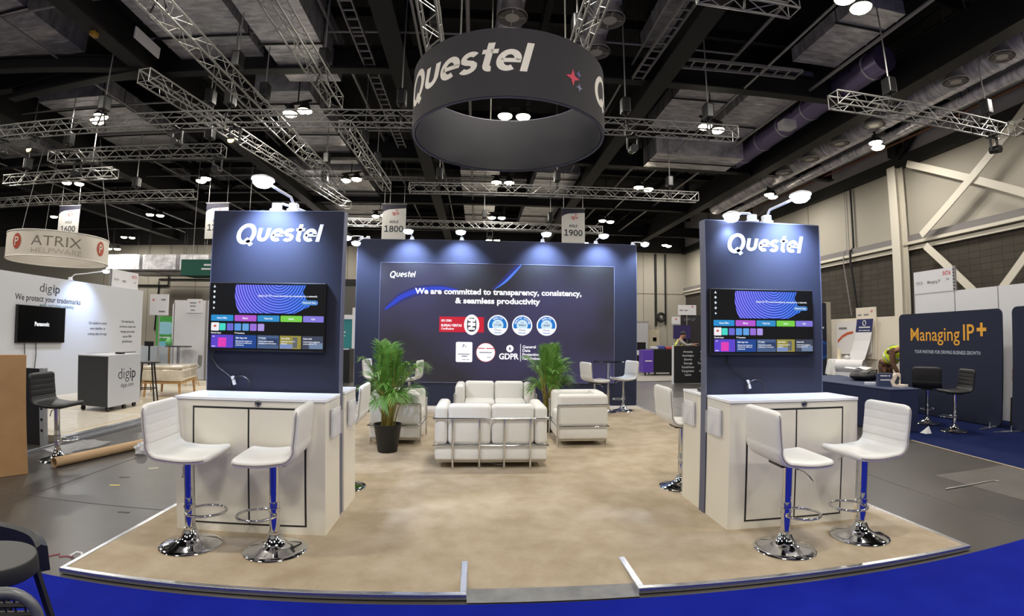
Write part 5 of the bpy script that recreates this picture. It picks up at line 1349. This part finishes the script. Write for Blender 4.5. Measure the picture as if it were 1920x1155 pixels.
# ================================================================== hanging signs in the hall
def aisle_banner(num, lab, x, y, rz, z0=.189 * 22 + E, h=1.64, w=1.06):
    t = thing('aisle_banner', lab, 'banner', (x, y, z0), rz, 'white hanging aisle banners')
    obj('cloth', MB().box(-w / 2, w / 2, 0, .012, 0, h), mat('banner_white', (196, 194, 190), .7), t)
    top = [(-w / 2, h - .40), (-w / 2 + .1, h - .31), (-w / 2 + .3, h - .24), (w / 2, h - .18), (w / 2, h), (-w / 2, h)]
    obj('navy_header', face(MB(), top, -.002), mat('banner_header', (26, 25, 44), .7), t)
    obj('print', stand(letters('AISLE', .17, .01, 0, 'CENTER', .40), 0, -.003, .78), M_INK, t)
    nm = stand(letters(num[1:], .40, .012, 0, 'LEFT', .63), -.205, -.003, .38)
    for q in (ribbon([(-.32, 0), (-.32, .285)], .05), ribbon([(-.41, .225), (-.31, .275)], .045), ribbon([(-.42, .02), (-.235, .02)], .04)):
        q = stand(q, 0, -.003, .38); nm.add(q.v, q.f)
    obj('number_lettering', nm, M_INK, t)
    obj('emblem', stand(letters('INTA', .17, .02, .2, 'CENTER', .30), .06, -.003, 1.16), M_RED, t)
    obj('emblem', MB().add([(.0, -.003, 1.1), (.05, -.003, 1.16), (.02, -.003, 1.2), (-.03, -.003, 1.14)], [(0, 1, 2, 3)]).add([(.1, -.003, 1.32), (.16, -.003, 1.34), (.14, -.003, 1.4), (.08, -.003, 1.38)], [(0, 1, 2, 3)]), M_RED, t)
    obj('pole', MB().tube([(-w / 2 - .03, .006, h), (w / 2 + .03, .006, h)], .02, 8), M_PIPE, t, True)
    for s in (-1, 1): obj('wire', MB().tube([(s * w / 2.4, .006, h), (s * w / 2.4, .006, ZD - z0 - .035)], .008, 5), M_PIPE, t)
    return t
aisle_banner('1800', 'white aisle banner numbered 1800 over the left part of stage wall', -3.79, 22, R(0))
aisle_banner('1900', 'white aisle banner numbered 1900 over the right part of stage wall', 4.25, 22, R(0))
aisle_banner('1700', 'white aisle banner mostly hidden behind the left screen tower', -11.9, 22, R(0))
aisle_banner('1600', 'white aisle banner numbered 1600 above the round brand drum, far left', -19.6, 22, R(0), w=1.2)
pd_ = thing('drum_sign', 'round white hanging drum sign with red letter badge, far left', 'sign', (-16.35, 17.9, .148 * 17 + E))
m_dr = mat('drum_fabric', (214, 206, 194), .7)
DRR = 1.85
dm_ = MB().lathe([(DRR, 0), (DRR, .93)], 72); dm_.f = dm_.f[:-2]
obj('skin', dm_, m_dr, pd_, True)
obj('hoop', MB().tube([(DRR * math.cos(2 * PI * i / 60), DRR * math.sin(2 * PI * i / 60), 0) for i in range(60)], .025, 6, closed=True).tube([(DRR * math.cos(2 * PI * i / 60), DRR * math.sin(2 * PI * i / 60), 0.93) for i in range(60)], .025, 6, closed=True), mat('pale_hoop', (226, 222, 214), .5), pd_, True)
A0 = R(-90) + math.atan2(16.35, 17.9) * 1.0
def drum(mb, da, z, m, nm='print', r=DRR + .012): obj(nm, wrap(mb, A0 + R(da), z, r), m, pd_)
m_dg = mat('drum_grey', (128, 120, 110), .7); m_dred = mat('drum_red', (172, 70, 48), .6)
drum(letters('ATRIX', .52, -.005, 0, 'CENTER', 1.75), -2, .37, m_dg); drum(letters('HELPWARE', .27, -.004, 0, 'CENTER', 1.75), -1, .10, mat('drum_pale', (186, 176, 162), .7))
for da in (-49, 53):
    drum(MB().add([(a, b_ + .52, 0) for a, b_ in disc2(0, 0, .22, .28)], [tuple(range(32))]), da, 0, m_dred, 'badge', DRR + .01)
    drum(letters('P', .46, .01, 0, 'CENTER', .2), da, .36, m_dr, 'badge_letter', DRR + .022)
for a in (30, 150, 270): obj('wire', MB().tube([(DRR * math.cos(R(a)), DRR * math.sin(R(a)), .93), (DRR * .6 * math.cos(R(a)), DRR * .6 * math.sin(R(a)), 5.12)], .012, 5), M_PIPE, pd_)
gs = thing('hanging_sign', 'dark green hanging box sign with white lines, left of tower', 'sign', (-10.9, 20.0, .113 * 20 + E))
obj('box', MB().box(-1.35, 1.35, 0, 1.1, 0, .66), mat('dark_green_fabric', (28, 84, 70), .8), gs)
obj('print', stand(letters((10, 6, ), .15, .01, 0, 'CENTER', 1.2), .25, -.004, .40), M_WHITE, gs); obj('print', stand(letters((10, 10, 9, ), .13, .01, 0, 'CENTER', 1.4), .25, -.004, .24), M_WHITE, gs)
for s in (-1.2, 1.2): obj('wire', MB().tube([(s, .6, .66), (s, .6, ZD - .113 * 20 - E - .035)], .012, 5), M_PIPE, gs)

# ================================================================== roof steel, ducts, trusses, lamps
def C(nx, ny, zr): return Vector((nx * zr, ny * zr, E + zr))
def beam(x0, y0, x1, y1, zr, w=.42, h=.9, name='roof_beam'):
    """I-section roof beam; x, y at its bottom flange, zr above eye height"""
    a = Vector((x0, y0, 0)); b = Vector((x1, y1, 0))
    mb = MB(); z = E + zr
    for z0, z1, ww in ((0, .05, w), (.05, h - .05, .06), (h - .05, h, w)):
        mb.bar((x0, y0, z + (z0 + z1) / 2), (x1, y1, z + (z0 + z1) / 2), ww, z1 - z0)
    return struct(name, mb, M_DARKSTEEL)
ZB = 7.0
for nx in (-3.35, -2.34, -1.325, -.315, .705, 1.72): beam(nx * ZB, -10, nx * ZB, 37.8, ZB, .5, 1.1)
for ny in (-.15, .87, 1.875, 2.89, 3.9, 4.92): beam(-44, ny * ZB, 16.2, ny * ZB, ZB + .25, .32, .7)
for nx in (-2.84, -1.83, -.82, .2, 1.21): beam(nx * 8.6, -8, nx * 8.6, 37.8, 8.6, .18, .4, 'roof_purlin_beam')
for i in range(13): beam(-44, -3.4 + i * 3.3, 16.2, -3.4 + i * 3.3, 8.9, .14, .3, 'roof_purlin_beam')
br_ = MB()
for nx in (-2.34, -1.325, -.315, .705, 1.72):
    for ny in (.87, 1.875, 2.89, 3.9):
        p = C(nx, ny, ZB)
        br_.bar((p.x, p.y, p.z + .2), (p.x - 2.2, p.y + 2.2, p.z + 2.2), .14, .14)
        if nx < 1.5: br_.bar((p.x, p.y, p.z + .2), (p.x + 2.2, p.y + 2.2, p.z + 2.2), .14, .14)
        br_.bar((p.x, p.y, p.z), (p.x, p.y, E + 9.55), .22, .22)
struct('roof_brace_beam', br_, M_DARKSTEEL)
beam(-14.6, 13.1, -9.3, 12.3, ZB - .1, .3, .4); beam(-17, 10.6, -9.3, 12.3, ZB - .05, .3, .4)

FOOT = []
def duct(lab, x0, x1, y0, y1, z0, z1, m=None, seam=1.2):
    FOOT.append((x0 - .03, x1 + .03, y0, y1, z0 - .013))
    t = thing('air_duct', lab, 'duct', ((x0 + x1) / 2, y0, z0), 0)
    w = (x1 - x0) / 2
    obj('sleeve', MB().box(-w, w, 0, y1 - y0, 0, z1 - z0), m or M_FOIL, t)
    rb = MB(); y = .3
    while y < y1 - y0: rb.box(-w - .012, w + .012, y, y + .05, -.012, z1 - z0 + .012); y += seam
    obj('seam', rb, M_FOIL, t)
    hg = MB(); y = .8
    while y < y1 - y0:
        hg.box(-w - .1, w + .1, y, y + .05, -.06, -.02); hg.tube([(-w - .07, y, -.05), (-w - .07, y, ZD - z0 - .035)], .012, 5); hg.tube([(w + .07, y, -.05), (w + .07, y, ZD - z0 - .035)], .012, 5); y += 2.6
    obj('hanger_frame', hg, M_DARKSTEEL, t)
    return t
z = 7.7
duct('wide foil wrapped duct running away at upper left', -1.12 * z, -.80 * z, 8.5, 14.0, E + z, E + z + .7)
duct('deep foil wrapped duct running away left of ring sign', -.74 * z, -.54 * z, 8.5, 14.0, E + z - .3, E + z + 1.0)
duct('foil wrapped duct further off at left, behind the cross beam', -.93 * z, -.70 * z, 14.8, 21.6, E + z - .2, E + z + .6)
duct('foil wrapped duct low at left behind the trusses', -2.0 * z, -1.62 * z, 15, 21.5, E + z, E + z + .6)
duct('foil wrapped duct at far left over the hall', -2.9 * z, -2.45 * z, 9, 21.5, E + z, E + z + .6)
duct('foil wrapped duct right of the ring sign', .80 * 8, 1.04 * 8, 14.4, 17.8, E + 8.0, E + 8.5)
duct('foil duct at right behind the warm lamp', 1.10 * 8, 1.32 * 8, 13.6, 18.1, E + 8.0, E + 8.5)
duct('big foil plenum box right of ring sign, far behind', .93 * 7.4, 1.43 * 7.4, 18.3, 19.9, E + 7.2, E + 7.95)
duct('foil duct straight behind the ring sign, far off', -.12 * z, .12 * z, 22.8, 36, E + z, E + z + .6)
duct('foil duct behind the left tower, far off', -1.2 * z, -.72 * z, 22.8, 36, E + z - .1, E + z + .6)
duct('foil duct far behind over the right part of stage wall', .35 * z, .62 * z, 22.8, 36, E + z, E + z + .6)
for x, hw, lab in ((-23.9, 1.25, 'low foil duct over the white stand wall, left one'), (-21.2, 1.2, 'low foil duct over the white stand wall, lit warm'), (-18.7, 1.0, 'low foil duct beside the green hanging sign'), (-16.6, .8, 'low foil duct just left of the tower, far behind')):
    duct(lab, x - hw, x + hw, 32.0, 36.5, E + 4.0, E + 5.0)
duct('foil duct far behind between the left tower and the stage wall', -12.6, -9.6, 30, 36, E + 3.9, E + 5.0)
duct('foil wrapped duct at far left above the first cross truss', -2.05 * z, -1.5 * z, 9.2, 12.6, E + z + .2, E + z + .8)
duct('narrow foil duct above the ring, right side', .55 * 8, .66 * 8, 6.5, 12.6, E + 8.0, E + 8.5)
duct('foil duct crossing at right, under the roof near the top', 1.12 * 8, 1.3 * 8, 9.5, 12.4, E + 8.0, E + 8.4)
def round_duct(lab, nx, y0, y1, zr, r, m=None):
    FOOT.append((nx * zr - r - .05, nx * zr + r + .05, y0, y1, E + zr - r))
    t = thing('round_duct', lab, 'duct', (nx * zr, y0, E + zr), 0)
    obj('pipe', MB().tube([(0, y, 0) for y in (0, y1 - y0)], r, 24), m or M_SPIRAL, t, True)
    rb = MB(); y = .5
    while y < y1 - y0: rb.tube([(0, y, 0), (0, y + .06, 0)], r + .02, 24); y += 1.5
    obj('joint', rb, M_SPIRAL, t, True)
    hg = MB(); y = 1.0
    while y < y1 - y0: hg.tube([(-r - .02, y, 0), (-r - .02, y, ZD - E - zr - .035)], .014, 5); hg.tube([(r + .02, y, 0), (r + .02, y, ZD - E - zr - .035)], .014, 5); y += 3
    obj('hanger_frame', hg, M_DARKSTEEL, t)
    return t
round_duct('long round galvanised duct along the upper right side', 1.80, 7.5, 27, 7.6, .46)
round_duct('round duct tinted as if lit violet, running away at right, inside the big beam', 1.43, 11.2, 20, 7.8, .40, mat('violet_light_tint_duct', (140, 130, 170), .35, .7))  # violet light on this duct is put into its base colour
round_duct('thin round duct high at the right above the jet nozzles', 2.02, 7.5, 27, 7.2, .17)
round_duct('round duct running away above the ring, left one', .082, 5.6, 14, 8.0, .34); round_duct('round duct running away above the ring, right one', .365, 5.6, 14, 8.0, .34)
def roof_over(x, y, z):
    """the underside of the lowest duct above a point, else of the roof deck"""
    t = [f[4] for f in FOOT if f[0] < x < f[1] and f[2] < y < f[3] and f[4] > z]
    return min(t) if t else ZD - .035
def nozzle(lab, nx, ny, zr, rr=.3, up=.6):
    p = C(nx, ny, zr)
    t = thing('jet_diffuser', lab, 'air diffuser', tuple(p), 0, 'bell shaped air diffusers')
    obj('bell', MB().lathe([(rr, 0), (rr * 1.02, .03), (rr * .78, .16), (rr * .7, .3), (rr * .7, up), ], 28, cap=False), mat('diffuser_grey', (168, 164, 160), .45, .2), t, True)
    obj('hanger_rod', MB().tube([(0, 0, up - .02), (0, 0, roof_over(p.x, p.y, p.z + up - .05) - p.z)], .012, 6), M_PIPE, t)
    obj('inner_cone', MB().lathe([(rr * .86, .002), (rr * .5, .05), (.001, .06)], 24), mat('diffuser_dark', (70, 68, 68), .5), t, True)
    obj('vane', MB().lathe([(rr * .45, -.004), (rr * .47, .04)], 24).box(-rr * .85, rr * .85, -.012, .012, .0, .04).box(-.012, .012, -rr * .85, rr * .85, .0, .04), mat('diffuser_grey', (168, 164, 160), .45, .2), t)
    return t
for i, (ny, o_) in enumerate(((1.26, 'nearest to the picture edge'), (1.49, 'second'), (1.97, 'third'), (2.22, 'fourth'), (2.47, 'fifth'), (2.72, 'sixth'))):
    nozzle('bell shaped air diffuser under the right duct, %s from the right' % o_ if i else 'bell shaped air diffuser under the right duct, nearest to the picture edge', 1.843, ny, 7.0, .36, .75)
nozzle('round air diffuser above the ring sign, at the middle', .09, 1.45, 7.3, .36, .37); nozzle('round air diffuser above right of the ring sign, upper', .40, 1.43, 7.3, .36, .37); nozzle('round air diffuser above right of the ring sign, lower', .40, 1.62, 7.3, .36, .37)
# ladder trays and pipes
def tray(lab, a, b, w=.4):
    a = Vector(a); b = Vector(b); L = (b - a).length; d = (b - a) / L; r = d.cross(Vector((0, 0, 1))).normalized()
    t = thing('cable_ladder', lab, 'cable ladder', tuple(a), 0)
    mb = MB()
    for s in (-1, 1): mb.bar(r * (s * w / 2), d * L + r * (s * w / 2), .03, .09)
    obj('side_rails', mb, M_PIPE, t); rg_ = MB(); k_ = 0
    while k_ < L: rg_.bar(d * k_ - r * w / 2, d * k_ + r * w / 2, .04, .03); k_ += .35
    obj('rung_lattice', rg_, M_PIPE, t)
    return t
tray('cable ladder crossing at right of the ring sign', C(.72, 1.64, 7.3), C(1.2, 1.63, 7.3)); tray('cable ladder running away at upper right of the ring', C(.62, 1.1, 7.3), C(.60, 1.8, 7.3), .3)
tray('cable ladder across far behind below the ring', C(-.75, 3.15, 7.2), C(.3, 3.15, 7.2)); tray('cable ladder running away above the left duct', C(-.42, 1.1, 7.4), C(-.42, 2.6, 7.4), .3)
rnd = random.Random(21)
def pipe_run(lab, pts, r, m): return tag(obj('roof_pipe', MB().tube(pts, r, 7), m, smooth=True), lab, 'pipe', 'thin pipes under the roof')
gp2 = 'thin grey pipe running away under the roof'
for i, nx in enumerate((-3.0, -2.7, -2.15, -1.95, -1.6, -1.24, -1.08, -.5, -.22, -.05, .55, .9, 1.05, 1.32, 1.55)):
    zr = 7.3 + .25 * (i % 4)
    pipe_run(gp2, [(nx * zr, 6, E + zr), (nx * zr, 36, E + zr)], .035 + .015 * (i % 2), M_PIPE)
gp3 = 'thin grey pipe crossing under the roof'
for i, ny in enumerate((1.05, 1.3, 1.55, 1.7, 2.05, 2.38, 2.6, 2.8, 3.1, 3.5, 4.2)):
    zr = 7.45 + .2 * (i % 4); x0 = (-3.4, -2.0, -1.3, .2)[i % 4]
    pipe_run(gp3, [(x0 * zr, ny * zr, E + zr), (min(2.1, x0 + 2.2) * zr, ny * zr, E + zr)], .03 + .012 * (i % 2), M_PIPE)
M_ORANGE = mat('red_brown_pipe', (120, 78, 52), .5)
pipe_run('red brown pipe running along the upper right wall', [(XR - .8, 9, E + 7.4), (XR - .8, 30, E + 7.4)], .05, M_ORANGE)
pipe_run('grey bracket rail running along the upper right wall', [(XR - 1.6, 8, E + 7.2), (XR - 1.6, 30, E + 7.2)], .06, M_ALU)
tag(obj('roof_panel', MB().box(-8.62, -8.58, 10.9, 12.0, E + 7.12, E + 7.42), M_WHITE), 'small white panel fixed to the big roof beam at upper left', 'panel')
tag(obj('loudspeaker', MB().rbox(10.0, 10.5, 14.6, 15.0, E + 7.0, E + 7.3, .04), M_WHITE), 'white loudspeaker box under the roof right of the warm lamp', 'loudspeaker')
tag(obj('beam_clamp', MB().rbox(-9.35, -9.2, 10.2, 10.4, E + 6.86, E + 6.98, .02), mat('yellow_clamp', (170, 130, 40), .5)), 'small yellow clamp on the big roof beam at upper left', 'clamp')
for i, (nx, ny, lab) in enumerate(((1.55, 1.25, 'first'), (1.58, 1.42, 'second'), (1.6, 1.6, 'third'), (1.62, 1.8, 'fourth'))):
    tag(obj('light_batten', MB().box(-.09, .09, -.7, .7, 0, .1).xf(Matrix.Translation(C(nx, ny, 7.9))), M_WHITE), 'unlit white batten along the big right beam, %s from the top' % lab, 'batten', 'unlit battens')

def box_truss(lab, a, b, s=.31, group=None, hoists=(.2, .8)):
    a = Vector(a); b = Vector(b); L = (b - a).length; d = (b - a) / L
    t = thing('lighting_truss', lab, 'truss', tuple(a), 0, group)
    r = d.cross(Vector((0, 0, 1))).normalized(); u = r.cross(d).normalized()
    mb = MB(); dg = MB(); h = s / 2
    cs = [r * h + u * h, -r * h + u * h, -r * h - u * h, r * h - u * h]
    for c in cs: mb.tube([c, d * L + c], .021, 8)
    n = max(2, int(L / (s * 1.15))); st = L / n
    for k in range(4):
        c0, c1 = cs[k], cs[(k + 1) % 4]
        for i in range(n):
            p, q = (c0, c1) if i % 2 == 0 else (c1, c0)
            dg.tube([d * (i * st) + p, d * ((i + 1) * st) + q], .0095, 5, caps=False)
        for i in (0, n):
            dg.tube([d * (i * st) + c0, d * (i * st) + c1], .0095, 5, caps=False)
    obj('chords', mb, M_ALU, t, True); obj('lacing', dg, M_ALU, t, True)
    for f in hoists:
        p = d * (L * f)
        hz = E + ZB - a.z
        ho = obj('hoist', MB().rbox(p.x - .11, p.x + .11, p.y - .14, p.y + .14, p.z + .35, p.z + .75, .04), M_BLACK, t)
        obj('chain', MB().tube([(p.x, p.y, p.z + .7), (p.x, p.y, roof_over(a.x + p.x, a.y + p.y, a.z + 1) - a.z)], .018, 5), M_PIPE, ho)
        obj('sling', MB().tube([p + r * h * 1.1 - u * h * .9, Vector((p.x, p.y, p.z + .4)), p - r * h * 1.1 - u * h * .9], .022, 6), M_BLACK, ho)
    return t
ZT = 5.6; ZC = 5.12
TG = 'aluminium lighting trusses'
box_truss('aluminium truss slanting away at left, starting by the big roof beam', C(-1.343, 1.80, ZT), C(-1.03, 3.85, ZT))
box_truss('long aluminium truss running away at upper left, warmly lit underneath', C(-1.02, 1.15, ZT), C(-.96, 3.40, ZT), .31, None, (.1, .33, .45, .85))
box_truss('aluminium truss with black clamps running away left of the ring sign', C(-.645, 1.1, ZT), C(-.632, 2.08, ZT), .31)
box_truss('shorter aluminium truss running away below the left cross truss', C(-.66, 2.33, ZT), C(-.635, 3.35, ZT), .31, None, (.38, .7))
box_truss('aluminium truss rising behind the left side of ring sign', C(-.175, 1.05, ZT), C(-.165, 1.75, ZT), .31)
box_truss('aluminium truss rising behind the right side of ring sign', C(.34, 1.05, ZT), C(.33, 1.75, ZT), .31)
box_truss('aluminium cross truss at upper left carrying lamps, level with ring sign', C(-2.75, 2.245, ZC), C(-.25, 2.245, ZC), .31, None, (.35, .62, .95))
box_truss('aluminium cross truss to the right of the ring sign', C(.55, 2.235, ZC), C(1.25, 2.225, ZC), .31)
box_truss('aluminium cross truss lit warm along its middle, left below first', C(-2.55, 2.66, ZC), C(-1.43, 2.66, ZC), .31, None, (.1, .92))
box_truss('aluminium cross truss at far left ending in a square plate', C(-3.3, 3.04, ZC), C(-2.36, 3.01, ZC), .31)
box_truss('dim aluminium cross truss low at left above the brand drum', C(-4.6, 3.62, ZC), C(-2.1, 3.55, ZC), .31)
box_truss('aluminium cross truss just under the ring sign, far behind', C(-.48, 3.36, ZC), C(1.55, 3.34, ZC), .31, None, (.1, .5, .9))
box_truss('aluminium cross truss far behind over the stage wall', C(-1.3, 4.45, ZC), C(1.15, 4.55, ZC), .31, None, (.2, .55, .8))
box_truss('aluminium cross truss at upper right with black clamps', C(1.47, 1.785, ZC), C(2.52, 1.80, ZC), .31, None, (.3, .9))
box_truss('short aluminium truss at the right picture edge joining the cross truss', C(2.535, 1.76, ZC), C(2.585, 1.35, ZC), .31, None, (.4,))
box_truss('aluminium truss at the top picture edge right of the ring', C(.62, 1.24, ZT), C(.93, 1.25, ZT), .31, None, (.5,))
# moving head lamps on trusses
def moving_head(lab, p, lit=False):
    t = thing('stage_lamp', lab, 'lamp', tuple(p), 0, 'lamps clamped to the trusses')
    obj('yoke', MB().box(-.14, -.11, -.03, .03, -.32, 0).box(.11, .14, -.03, .03, -.32, 0).box(-.14, .14, -.03, .03, -.02, .03).box(-.04, .04, -.2, .2, .03, .06), M_BLACK, t)
    obj('head', MB().tube([(0, .12, -.3), (0, -.16, -.34)], [.09, .10], 16), M_BLACK, t, True)
    if lit: obj('lens', MB().lathe([(.001, 0), (.085, 0)], 20).xf(Matrix.Translation((0, -.165, -.341)) @ Matrix.Rotation(R(80), 4, 'X')), glow('lens_warm', (255, 226, 160), 3), t)
    return t
for i, (nx, ny, li, lab) in enumerate(((-2.5, 2.245, 1, 'lit warm lamp on the left cross truss at the picture edge'), (-2.28, 2.245, 1, 'lit warm lamp on the left cross truss, second from left'), (-1.16, 2.245, 1, 'lit lamp on the left cross truss beside the slanting truss'), (-1.45, 2.245, 0, 'dark lamp hanging above the left cross truss'), (-2.35, 2.66, 0, 'dark lamp on the warm lit cross truss, left end'), (-1.46, 2.66, 0, 'lamp at the crossing of the slanting truss and lower cross truss'),
        (2.42, 1.79, 0, 'dark lamp below the right cross truss, near its end'), (2.545, 1.67, 0, 'dark lamp below the short truss at right picture edge'), (.72, 2.2325, 0, 'dark lamp on the truss right of ring sign'), (.1, 4.507, 0, 'dark lamp on the truss over the stage wall'))):
    moving_head(lab, C(nx, ny, ZC) + Vector((0, 0, -.25)), li)

# high bay lamps on their grid
M_LENS = glow('lamp_lens', (255, 242, 212), 30)
def high_bay(lab, p, ang=0.6, light=True):
    t = thing('high_bay_lamp', lab, 'lamp', tuple(p), ang, 'twin high bay lamps')
    zt = roof_over(p.x, p.y, p.z + .35) - p.z
    obj('bracket', MB().box(-.5, .5, -.03, .03, .28, .34).tube([(0, 0, .3), (0, 0, zt)], .02, 6), M_DARKSTEEL, t)
    for s in (-1, 1):
        h = obj('reflector', MB().lathe([(.215, .015), (.23, 0), (.22, .06), (.14, .16), (.10, .28), (.001, .28)], 28, (s * .28, 0, 0), cap=False), mat('lamp_body', (60, 60, 60), .5, .5), t, True)
        obj('lens', MB().lathe([(.21, .014), (.205, -.03), (.15, -.07), (.001, -.09)], 28, (s * .28, 0, 0), cap=False), M_LENS, h, True)
        if light:
            L = bpy.data.lights.new('high_bay_light', 'AREA'); L.shape = 'DISK'; L.size = .42; L.energy = LAMP_W; L.color = (1.0, .955, .875)
            lo = bpy.data.objects.new('high_bay_light', L); COL.objects.link(lo); lo.parent = t; lo.location = (s * .28, 0, -.10)
    return t
rows = ('first row', 'second row', 'third row', 'fourth row', 'fifth row'); cols_ = ('far left', 'left', 'middle', 'right', 'far right')
ZL = 6.75
for r_, ny in enumerate((1.19, 2.18, 3.19, 4.18, 5.2)):
    for c_, nx in enumerate((-1.84, -.84, .15, 1.1, 2.045)):
        if r_ == 0 and c_ != 3:
            lab = 'twin high bay lamp above the picture, %s' % cols_[c_]
        else:
            lab = 'lit twin high bay lamp, %s column, %s away' % (cols_[c_], rows[r_])
        high_bay(lab, C(nx, ny, ZL), -.7 + .35 * c_)
for r_, ny in enumerate((1.19, 2.18, 3.19, 4.18, 5.2)): high_bay('lit twin high bay lamp over the hall at far left, %s away' % rows[r_], C(-2.84, ny, ZL), .5)
for r_, ny in enumerate((.2, -.8)):
    for c_, nx in enumerate((-1.84, -.84, .15, 1.1, 2.045)): high_bay('twin high bay lamp behind the viewer, %s, %s' % (cols_[c_], ('near', 'far')[r_]), C(nx, ny, ZL), .4)
high_bay('lit twin lamp low over the left stand wall, far behind', Vector((-24.1, 31.2, E + 5.25)), .3)
for r_, ny in enumerate((3.19, 4.18, 5.2)): high_bay('added twin lamp beyond the far left column, lighting the far wall, %s away' % rows[r_ + 2], C(-3.84, ny, ZL), .4)  # extra lamps added past the grid to brighten the far wall
